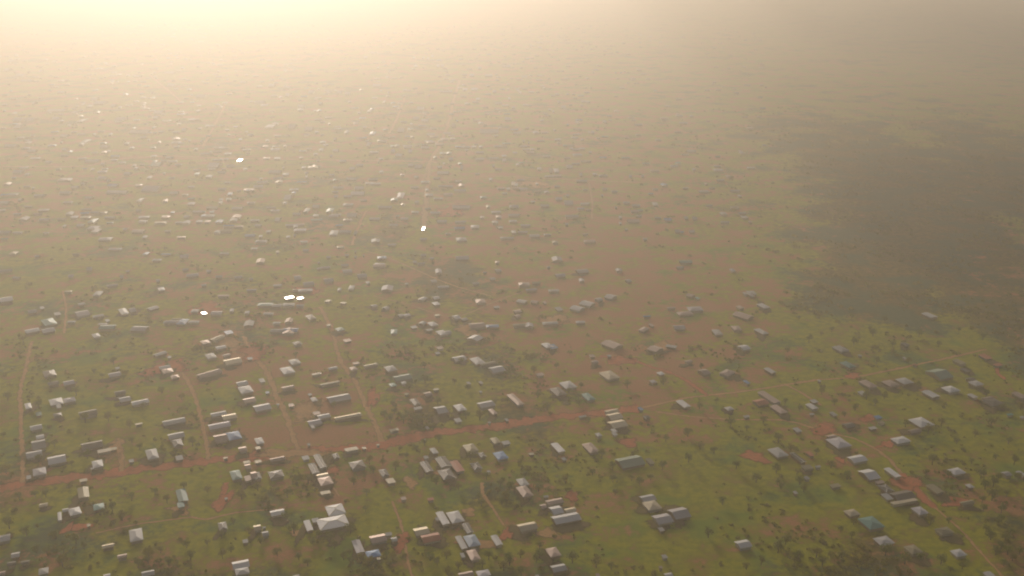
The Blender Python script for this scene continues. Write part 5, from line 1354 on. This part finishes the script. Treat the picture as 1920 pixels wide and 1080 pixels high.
TH = 0.14
def roof_shape(form, L, S, eave, pitch, normal=None):
    """Verts and faces of a closed thin roof over an L x S plan, and its ridge lines."""
    a, b = L / 2, S / 2
    if form == 'g':
        h = b * math.tan(pitch)
        sec = [(-b, eave - TH), (-b, eave), (0, eave + h), (b, eave), (b, eave - TH), (0, eave + h - TH)]
        v = [(-a, y, z) for y, z in sec] + [(a, y, z) for y, z in sec]
        f = [(0, 1, 2, 5), (5, 2, 3, 4), (6, 11, 8, 7), (11, 10, 9, 8)]
        f += [(i, i + 6, (i + 1) % 6 + 6, (i + 1) % 6) for i in range(6)]
        return v, f, [((-a, 0, eave + h), (a, 0, eave + h)), ((-a, -b, eave), (-a, 0, eave + h)), ((-a, b, eave), (-a, 0, eave + h)), ((a, -b, eave), (a, 0, eave + h)), ((a, b, eave), (a, 0, eave + h))]
    if form == 'h':
        h = min(a, b) * math.tan(pitch)
        r = max(a - b, 0.25)
        q = 0.0
        if b > a:
            r, q = 0.0, max(b - a, 0.25)
        top = [(-r, -q, eave + h), (r, q, eave + h)] if b <= a else [(0, -q, eave + h), (0, q, eave + h)]
        e = [(-a, -b), (a, -b), (a, b), (-a, b)]
        v = [(x, y, eave) for x, y in e] + top + [(x, y, eave - TH) for x, y in e]
        if b <= a:
            f = [(0, 1, 5, 4), (1, 2, 5), (2, 3, 4, 5), (3, 0, 4)]
            lines = [(top[0], top[1]), (v[0], top[0]), (v[3], top[0]), (v[1], top[1]), (v[2], top[1])]
        else:
            f = [(0, 1, 4), (1, 2, 5, 4), (2, 3, 5), (3, 0, 4, 5)]
            lines = [(top[0], top[1]), (v[0], top[0]), (v[1], top[0]), (v[2], top[1]), (v[3], top[1])]
        f += [(6, 7, 1, 0), (7, 8, 2, 1), (8, 9, 3, 2), (9, 6, 0, 3), (9, 8, 7, 6)]
        return v, f, lines
    n = normal or Vector((0, 0.07, 1))
    zz = lambda x, y: eave - (n.x * x + n.y * y) / n.z
    e = [(-a, -b), (a, -b), (a, b), (-a, b)]
    v = [(x, y, zz(x, y) - TH) for x, y in e] + [(x, y, zz(x, y)) for x, y in e]
    f = [(0, 3, 2, 1), (4, 5, 6, 7), (0, 1, 5, 4), (1, 2, 6, 5), (2, 3, 7, 6), (3, 0, 4, 7)]
    return v, f, []

def wall_shape(form, L, S, eave, pitch):
    a, b = L / 2 - min(0.7, L * .14), S / 2 - min(0.7, S * .14)
    zt = eave - TH - 0.02
    if form == 'g':
        h = (S / 2) * math.tan(pitch)
        zr = eave + h - TH - 0.03
        ze = zr - b * math.tan(pitch)
        sec = [(-b, 0), (b, 0), (b, ze), (0, zr), (-b, ze)]
        v = [(-a, y, z) for y, z in sec] + [(a, y, z) for y, z in sec]
        f = [(0, 1, 2, 3, 4)[::-1], (5, 6, 7, 8, 9)] + [(i, i + 5, (i + 1) % 5 + 5, (i + 1) % 5)[::-1] for i in range(5)]
        return v, f
    if form in 'mf':
        zt -= 0.25
    return box_vf(-a, a, -b, b, 0, zt)

def strip(lines, w=0.42, lift=0.05):
    """Ridge caps: narrow raised bands along the given lines."""
    v, f = [], []
    for p, q in lines:
        p, q = Vector(p), Vector(q)
        d = (q - p).normalized()
        s = d.cross(Vector((0, 0, 1)))
        s = s.normalized() * w / 2 if s.length > 1e-4 else Vector((w / 2, 0, 0))
        up = Vector((0, 0, lift))
        i = len(v)
        v += [p - s, p + up * 1.6, p + s, q - s, q + up * 1.6, q + s]
        v[i] += up * .5; v[i + 2] += up * .5; v[i + 3] += up * .5; v[i + 5] += up * .5
        f += [(i, i + 1, i + 4, i + 3), (i + 1, i + 2, i + 5, i + 4), (i, i + 3, i + 5, i + 2), (i, i + 2, i + 1), (i + 3, i + 4, i + 5)]
    return v, f

def form_of(t):
    return {'n': 'g', 'f': 'm'}.get(t, t)

def geometry(x, y, rz, L, S, t, c, r):
    """The plan turned so that a gable's ridge runs along local x; returns heading, sizes, eave, pitch and a glint normal."""
    if t == 'n':
        rz, L, S = rz + math.pi / 2, S, L
    eave = 2.3 if t in 'mf' and L * S < 60 else 2.25 + r.random() * 0.4
    pitch = math.radians({'n': 7, 'h': 10}.get(t, 13) + 4 * r.random())
    nrm = None
    if t == 'f':                                   # a sheet roof tilted so that the sun glances off it
        to_cam = Vector((-x, -y, CAM_H - eave)).normalized()
        nrm = (SUN_DIR + to_cam).normalized()
        nrm.rotate(Matrix.Rotation(-rz, 3, 'Z'))
    elif t == 'm':
        k = 0.09 if c == 'c' else -0.06
        nrm = Vector((0.01, k, 1)).normalized()
    return rz, L, S, eave, pitch, nrm

# ------------------------------------------------------------------ ground: one sheet to the horizon, finer near the town
def axis(lo, hi, step, far):
    core = list(np.arange(lo, hi + .1, step))
    out, d = [], step
    p = hi
    while p < far:
        d *= 1.5; p += d; out.append(min(p, far))
    left, d, p = [], step, lo
    while p > -far:
        d *= 1.5; p -= d; left.append(max(p, -far))
    return np.array(left[::-1] + core + out)
gx, gy = axis(-900, 900, 14, 30000), axis(380, 2400, 14, 30000)
X, Y = np.meshgrid(gx, gy)
P = np.column_stack([X.ravel(), Y.ravel(), np.zeros(X.size)])
CODE = dict(g=(.1, .8, .15), o=(.25, .5, .3), b=(.45, .25, .3), r=(.60, .2, .1), d=(.1, .2, .9), t=(.03, .35, .9), k=(.4, .1, .75))
def cover_at(px, py):
    k = np.clip(py / 1000, .5, 3)
    px, py = (px + k * (26 * np.sin(py / (61 * k) + 1) + 34 * np.sin(px / (97 * k) + py / (131 * k)) + 14 * np.sin(px / 23 + 2 * np.sin(py / 31))),
              py + k * (30 * np.sin(px / (71 * k)) + 30 * np.sin(px / (113 * k) - py / (89 * k)) + 14 * np.sin(py / 27 + 2 * np.sin(px / 29))))
    acc, ws = np.zeros((len(px), 3)), np.full(len(px), 1e-6)
    acc += np.array([.35, .35, .4]) * 1e-6
    for cx, cy, rx, ry, k in COVER:
        w = np.exp(-np.clip(((px - cx) / rx) ** 2 + ((py - cy) / ry) ** 2, 0, 60))
        acc += w[:, None] * np.array(CODE[k]); ws += w
    return acc / ws[:, None]
cov = cover_at(P[:, 0], P[:, 1])
nx, ny = len(gx), len(gy)
ii = np.arange(nx * ny).reshape(ny, nx)
quads = np.column_stack([ii[:-1, :-1].ravel(), ii[:-1, 1:].ravel(), ii[1:, 1:].ravel(), ii[1:, :-1].ravel()])
me = bpy.data.meshes.new("ground")
me.from_pydata(P.tolist(), [], quads.tolist())
ca = me.attributes.new("cover", 'FLOAT_COLOR', 'POINT')
ca.data.foreach_set("color", np.column_stack([cov, np.ones(len(cov))]).astype(np.float32).ravel())
me.materials.append(ground_material())
tag(link("ground", me), kind="structure")

# roads: sheets just above the ground with worn, uneven edges
def smooth(pts, step):
    out = []
    n = len(pts)
    for i in range(n - 1):
        p0, p1, p2, p3 = (Vector(pts[max(0, min(n - 1, k))]) for k in (i - 1, i, i + 1, i + 2))
        m = max(2, int((p2 - p1).length / step))
        for k in range(m):
            t = k / m
            out.append(0.5 * ((2 * p1) + (p2 - p0) * t + (2 * p0 - 5 * p1 + 4 * p2 - p3) * t * t + (3 * p1 - p0 - 3 * p2 + p3) * t ** 3))
    out.append(Vector(pts[-1]))
    return out
for k, (name, width, c, pts) in enumerate(ROADS):
    line = smooth(pts, 3.5)
    z = 0.03 + 0.004 * k
    v, f = [], []
    for i, p in enumerate(line):
        d = (line[min(i + 1, len(line) - 1)] - line[max(i - 1, 0)]).normalized()
        s = Vector((-d.y, d.x))
        wl, wr = (width / 2 * (0.95 + 0.38 * rnd.uniform(-1, 1) + 0.2 * math.sin(i * .23 + q + k)) for q in (0, 2.1))
        wl, wr = wl * 1.3, wr * 1.3
        v += [(p.x + s.x * wl, p.y + s.y * wl, z), (p.x, p.y, z), (p.x - s.x * wr, p.y - s.y * wr, z)]
        if i:
            j = 3 * i
            f += [(j - 3, j - 2, j + 1, j), (j - 2, j - 1, j + 2, j + 1)]
    tag(link(name, inward(mesh_from(name, v, f, [EARTH[c]]), [0.0, 1.1, 0.0] * len(line))), kind="structure")

for k, (x, y, rx, ry, c) in enumerate(PATCHES):
    n = 26
    ph = [rnd.uniform(0, 6.28) for _ in range(4)]
    rad = [1 + .22 * math.sin(2 * t + ph[0]) + .16 * math.sin(3 * t + ph[1]) + .12 * math.sin(5 * t + ph[2]) + rnd.uniform(-.08, .08) for t in (i * 6.2832 / n for i in range(n))]
    rx, ry = rx * 1.35, ry * 1.35
    v = [(x, y, .2 + .003 * k)] + [(x + rx * rad[i] * math.cos(i * 6.2832 / n), y + ry * rad[i] * math.sin(i * 6.2832 / n), .2 + .003 * k) for i in range(n)]
    f = [(0, 1 + i, 1 + (i + 1) % n) for i in range(n)]
    tag(link("bare_earth", inward(mesh_from("bare_earth", v, f, [EARTH[c]]), [1.15] + [0.0] * n)), kind="structure")

V, F = [], []
for k, r in enumerate(HOUSES):
    if rnd.random() < .42 or r[1] > 1250:
        continue
    n = 20
    ph = [rnd.uniform(0, 6.28) for _ in range(3)]
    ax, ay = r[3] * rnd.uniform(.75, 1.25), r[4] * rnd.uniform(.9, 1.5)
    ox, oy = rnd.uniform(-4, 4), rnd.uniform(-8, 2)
    b = len(V)
    V.append((r[0] + ox, r[1] + oy, .36))
    for i in range(n):
        a = i * 6.2832 / n
        q = 1 + .2 * math.sin(2 * a + ph[0]) + .18 * math.sin(3 * a + ph[1]) + .12 * math.sin(7 * a + ph[2])
        V.append((r[0] + ox + ax * q * math.cos(a + r[2]), r[1] + oy + ay * q * math.sin(a + r[2]), .36 + .0005 * (k % 7)))
    F += [(b, b + 1 + i, b + 1 + (i + 1) % n) for i in range(n)]
tag(link("bare_yards", inward(mesh_from("bare_yards", V, F, [EARTH['yard']]), ([1.15] + [0.0] * 20) * (len(V) // 21))), kind="structure")

# ------------------------------------------------------------------ houses and sheds, one object each
def build(name, row, cat, group):
    x, y, rz0, L0, S0, t, c, wk, ridge, label = row
    rz, L, S, eave, pitch, nrm = geometry(x, y, rz0, L0, S0, t, c, rnd)
    form = form_of(t)
    root = tag(empty(name, (x, y, 0), rz), label, cat, group)
    v, f = wall_shape(form, L, S, eave, pitch)
    link("wall", mesh_from("wall", v, f, [WALL[wk]]), root)
    v, f, lines = roof_shape(form, L, S, eave, pitch, nrm)
    roof = link("roof", mesh_from("roof", v, f, [GLINT if t == 'f' else (NEAR_BRIGHT.get(c, ROOF[c]) if t in 'ghn' else ROOF[c])]), root)
    if ridge == 2 and L > 26:
        v, f = box_vf(L * .10, L * .10 + 1.5, -S * .22 - 1.2, -S * .22 + 1.2, eave + .2, eave + (S / 2 - S * .22) * math.tan(pitch) + 0.9)
        link("roof_vent", mesh_from("roof_vent", v, f, [DARK]), roof)
    if ridge and lines:
        v, f = strip(lines, 0.55)
        link("ridge_cap", mesh_from("ridge_cap", v, f, [RIDGE if ridge == 1 else RIDGE_TAN]), roof)
    return root, roof, (L, S, eave, pitch)

GLINT = roof_material("roof_new_sheet", (0.75, 0.73, 0.70), 0.05, 0.32, 0.6)
for row in HOUSES:
    build("house", row, "house", "houses of the settlement")
for row in SHEDS:
    build("shed", row, "shed", "small sheds and kiosks of the settlement")

# low pale wall round the yard of the long green building
def compound(x, y, rz, a, b, label):
    root = tag(empty("compound_wall", (x, y, 0), rz), label, "wall")
    for x0, x1, y0, y1 in ((-a, a, -b, -b + .4), (-a, a, b - .4, b), (-a, -a + .4, -b + .4, b - .4), (a - .4, a, -b + .4, b - .4)):
        v, f = box_vf(x0, x1, y0, y1, 0, 1.9)
        link("wall_run", mesh_from("wall_run", v, f, [WALL[1]]), root)
    return root
for r in HOUSES:
    if r[6] == 'k' and r[3] > 20 and r[1] < 820 and r[0] > 0:
        compound(r[0] + 2, r[1] - 2, r[2], r[3] / 2 + 5, r[4] / 2 + 7, "low pale yard wall around the long pale green roof")
        break

# the town fading into the haze: too many and too small to tell apart
V, F, I = [], [], []
far_mats = [ROOF[k] for k in 'wgdcbatkrpyl'] + [GLINT] + WALL[:2]
key = {k: i for i, k in enumerate('wgdcbatkrpyl')}
def far_house(x, y, rz, L, S, t, c):
    rz, L, S, eave, pitch, nrm = geometry(x, y, rz, L, S, t, c, rnd)
    form = form_of(t)
    cs, sn = math.cos(rz), math.sin(rz)
    for (v, f), mi in ((wall_shape(form, L, S, eave, pitch), 13 + rnd.randrange(2)), (roof_shape(form, L, S, eave, pitch, nrm)[:2], 12 if t == 'f' else key[c])):
        b = len(V)
        V.extend((x + p[0] * cs - p[1] * sn, y + p[0] * sn + p[1] * cs, p[2]) for p in v)
        F.extend(tuple(b + q for q in g) for g in f)
        I.extend([mi] * len(f))
for r in FAR:
    far_house(*r)
taken = [(r[0], r[1]) for r in FAR] + [(r[0], r[1]) for r in HOUSES]
tk = np.array(taken)
n = 0
while n < 1700:                                    # rows along the streets, denser towards the far left
    y = 960 + 3300 * rnd.random() ** 1.25
    x = rnd.uniform(-0.5, 0.24) * y
    if (x > 0.08 * y and rnd.random() < .65) or (y < 1300 and rnd.random() < .6):
        continue
    turn = .10 + .12 * math.sin(x / 400) * math.sin(y / 500)
    cs, sn = math.cos(turn), math.sin(turn)
    p, q = x * cs + y * sn, -x * sn + y * cs
    q = (round(q / 52) + rnd.choice((-.22, .22))) * 52 + rnd.gauss(0, 3)
    x, y = p * cs - q * sn, p * sn + q * cs
    if np.min(np.hypot(tk[:, 0] - x, tk[:, 1] - y)) < 22:
        continue
    L = rnd.uniform(7, 16)
    far_house(x, y, turn + rnd.choice((0, 0, 1.57)) + rnd.gauss(0, .06), L, L * rnd.uniform(.45, .9), rnd.choice('ghhg'), rnd.choice('ggwlpplygglbt'))
    n += 1
tag(link("distant_houses", mesh_from("distant_houses", V, F, far_mats, I)), "pale roofs of the far town dissolving into bright haze", "houses", kind="stuff")

# ------------------------------------------------------------------ trees
def crown_mesh(kind, mat):
    r = random.Random(100 + kind)
    v, f = [], []
    lobes = [Vector((0, 0, .1))]
    for i in range(6 + kind % 3):
        a = i * 2.4 + r.random()
        q = r.uniform(.35, .62)
        lobes.append(Vector((q * math.cos(a), q * math.sin(a), r.uniform(-.25, .35))))
    for i in range(330):
        c = r.choice(lobes)
        d = Vector((r.gauss(0, 1), r.gauss(0, 1), r.gauss(0, 1))).normalized()
        p = c + d * r.uniform(.22, .46) * Vector((1, 1, .8)).length / 1.6
        nrm = (d + Vector((r.uniform(-.7, .7), r.uniform(-.7, .7), r.uniform(-.3, .9)))).normalized()
        t = nrm.orthogonal().normalized()
        t.rotate(Matrix.Rotation(r.uniform(0, 6.28), 3, nrm))
        b = nrm.cross(t)
        s = r.uniform(.07, .13)
        k = len(v)
        v += [p + t * s, p + b * s * .7 + nrm * s * .2, p - t * s, p - b * s * .7]
        f.append((k, k + 1, k + 2, k + 3))
    return mesh_from("crown", v, f, [mat])
def trunk_mesh(kind):
    r = random.Random(200 + kind)
    v, f = [], []
    def tube(p, q, r0, r1):
        d = (q - p).normalized(); t = d.orthogonal().normalized(); b = d.cross(t)
        k = len(v)
        for c, rr in ((p, r0), (q, r1)):
            v.extend(c + (t * math.cos(a) + b * math.sin(a)) * rr for a in (i * 1.0472 for i in range(6)))
        f.extend((k + i, k + (i + 1) % 6, k + 6 + (i + 1) % 6, k + 6 + i) for i in range(6))
        f.append(tuple(k + 6 + i for i in range(6)))
    fork = Vector((r.uniform(-.06, .06), r.uniform(-.06, .06), .75))
    tube(Vector((0, 0, -.03)), fork, .085, .06)
    for i in range(4):
        a = i * 1.57 + r.random()
        tube(fork, fork + Vector((.45 * math.cos(a), .45 * math.sin(a), r.uniform(.35, .7))), .05, .015)
    return mesh_from("trunk", v, f, [BARK])
crowns = {(k, s): crown_mesh(k, LEAF[s]) for k in range(5) for s in range(3)}
trunks = [trunk_mesh(k) for k in range(5)]
for x, y, r, kind, shade, label in TREES:
    root = tag(empty("tree", (x, y, 0), rnd.uniform(0, 6.28)), label, "tree", "trees among the houses")
    root.scale = (r, r, r * rnd.uniform(.9, 1.2))
    link("trunk", trunks[kind], root)
    o = link("crown", crowns[(kind, shade)], root)
    o.location = (0, 0, 1.15)

# bushes and far woodland: one mass of leaf clumps
npr = np.random.default_rng(3)
obst = np.array([(r[0], r[1], max(r[3], r[4]) * .55 + 1.5) for r in HOUSES + SHEDS] + [(r[0], r[1], 9) for r in FAR])
road_pts = np.array([(p.x, p.y, w / 2 + 1.2) for _, w, _, pts in ROADS for p in smooth(pts, 5.0)])
def bush_points(count, y0, y1, big):
    yy = y0 + (y1 - y0) * npr.random(count * 6) ** 1.15
    xx = yy * npr.uniform(-.54, .54, count * 6)
    c = cover_at(xx, yy)
    clump = (np.sin(xx * .043 + 1.3 * np.sin(yy * .031)) + np.sin(yy * .037 + 1.7 * np.sin(xx * .029)) + np.sin((xx + yy) * .11)) / 6 + .5
    keep = npr.random(count * 6) < np.clip(c[:, 2] ** 1.6 * 1.2 * clump ** 4 * 2.6, 0, 1)
    xx, yy = xx[keep][:count], yy[keep][:count]
    ok = np.ones(len(xx), bool)
    for arr in (obst, road_pts):
        for i in range(0, len(xx), 400):
            d = np.hypot(xx[i:i + 400, None] - arr[None, :, 0], yy[i:i + 400, None] - arr[None, :, 1]) - arr[None, :, 2]
            ok[i:i + 400] &= d.min(axis=1) > 0
    return xx[ok], yy[ok], npr.uniform(.8, 2.2, ok.sum()) * big
def bush_mesh(sets, per):
    vs = []
    for xx, yy, rr in sets:
        n = len(xx)
        d = npr.normal(size=(n, per, 3)); d /= np.linalg.norm(d, axis=2, keepdims=True)
        d[:, :, 2] = np.abs(d[:, :, 2])
        rad = rr[:, None, None] * npr.uniform(.5, 1.0, (n, per, 1))
        p = d * rad * np.array([1, 1, .8]) + np.stack([xx, yy, 0 * xx + .1], 1)[:, None, :]
        nr = d + npr.normal(size=d.shape) * .5; nr /= np.linalg.norm(nr, axis=2, keepdims=True)
        a = np.cross(nr, np.array([.3, .2, .93])); a /= np.linalg.norm(a, axis=2, keepdims=True) + 1e-6
        b = np.cross(nr, a)
        s = rr[:, None, None] * npr.uniform(.28, .5, (n, per, 1))
        q = np.stack([p + a * s, p + b * s * .8, p - a * s, p - b * s * .8], 2)
        vs.append(q.reshape(-1, 3))
    v = np.concatenate(vs).astype(np.float32)
    me = bpy.data.meshes.new("undergrowth")
    n = len(v) // 4
    me.vertices.add(len(v)); me.vertices.foreach_set("co", v.ravel())
    me.loops.add(len(v)); me.loops.foreach_set("vertex_index", np.arange(len(v), dtype=np.int32))
    me.polygons.add(n); me.polygons.foreach_set("loop_start", np.arange(0, len(v), 4, dtype=np.int32))
    me.materials.append(BUSH_LEAF)
    me.update(calc_edges=True)
    return me
sets = [bush_points(9000, 480, 950, 1.0), bush_points(6500, 900, 2300, 1.7)]
tag(link("undergrowth", bush_mesh(sets, 16)), "dark scrub and far woodland covering the ground between houses", "undergrowth", kind="stuff")


# ------------------------------------------------------------------ clouds above the haze: one for the woodland shade, one added unseen
def shade_cloud(cx, cy, rx, ry, z, seed, n=90):
    r = random.Random(seed)
    bm = bmesh.new()
    for i in range(n):
        q, a = math.sqrt(r.random()) * 1.15, r.uniform(0, 6.2832)
        x, y = q * math.cos(a), q * math.sin(a)
        s = (1.15 - min(q, 1.05)) * 0.42 + r.uniform(.03, .12)
        m = Matrix.Translation((x * rx, y * ry, r.uniform(-.06, .14) * rx)) @ Matrix.Diagonal((s * rx, s * rx * 1.3, s * rx * .5, 1))
        res = bmesh.ops.create_icosphere(bm, subdivisions=3, radius=1.0, matrix=m)
        for v in res['verts']:
            c = v.co
            k = math.sin(c.x * .021 + i) * math.sin(c.y * .023) * math.sin(c.z * .03 + i) * .12 * s * rx
            v.co += (v.co - m.translation).normalized() * k
    me = bpy.data.meshes.new("shade_cloud")
    bm.to_mesh(me); bm.free()
    for p in me.polygons:
        p.use_smooth = True
    me.materials.append(CLOUD)
    o = link("shade_cloud", me)
    o.location = (cx, cy, z)
    return tag(o, kind="structure")
CLOUD = plain("cloud_white", (0.9, 0.88, 0.85), 1.0, 0.05, 0.002)
for gx_, gy_, rx_, ry_, sd in CLOUD_SHADE:
    k = 1300 / math.tan(SUN_EL)
    shade_cloud(gx_ + k * math.sin(SUN_AZ), gy_ + k * math.cos(SUN_AZ), rx_, ry_, 1300, sd)

# ------------------------------------------------------------------ haze
v, f = box_vf(-31000, 31000, -31000, 31000, -1.0, CAM_H + 12)
me = mesh_from("haze", v, f)
m = bpy.data.materials.new("haze_air")
m.use_nodes = True
nt = m.node_tree
nt.nodes.clear()
out = nt.nodes.new("ShaderNodeOutputMaterial")
vol = nt.nodes.new("ShaderNodeVolumePrincipled")
vol.inputs["Color"].default_value = (0.905, 0.86, 0.815, 1)
vol.inputs["Density"].default_value = 0.00043
vol.inputs["Anisotropy"].default_value = 0.67
nt.links.new(vol.outputs[0], out.inputs["Volume"])
me.materials.append(m)
haze = tag(link("haze", me), "warm pale haze filling the air over the whole town", "haze", kind="stuff")
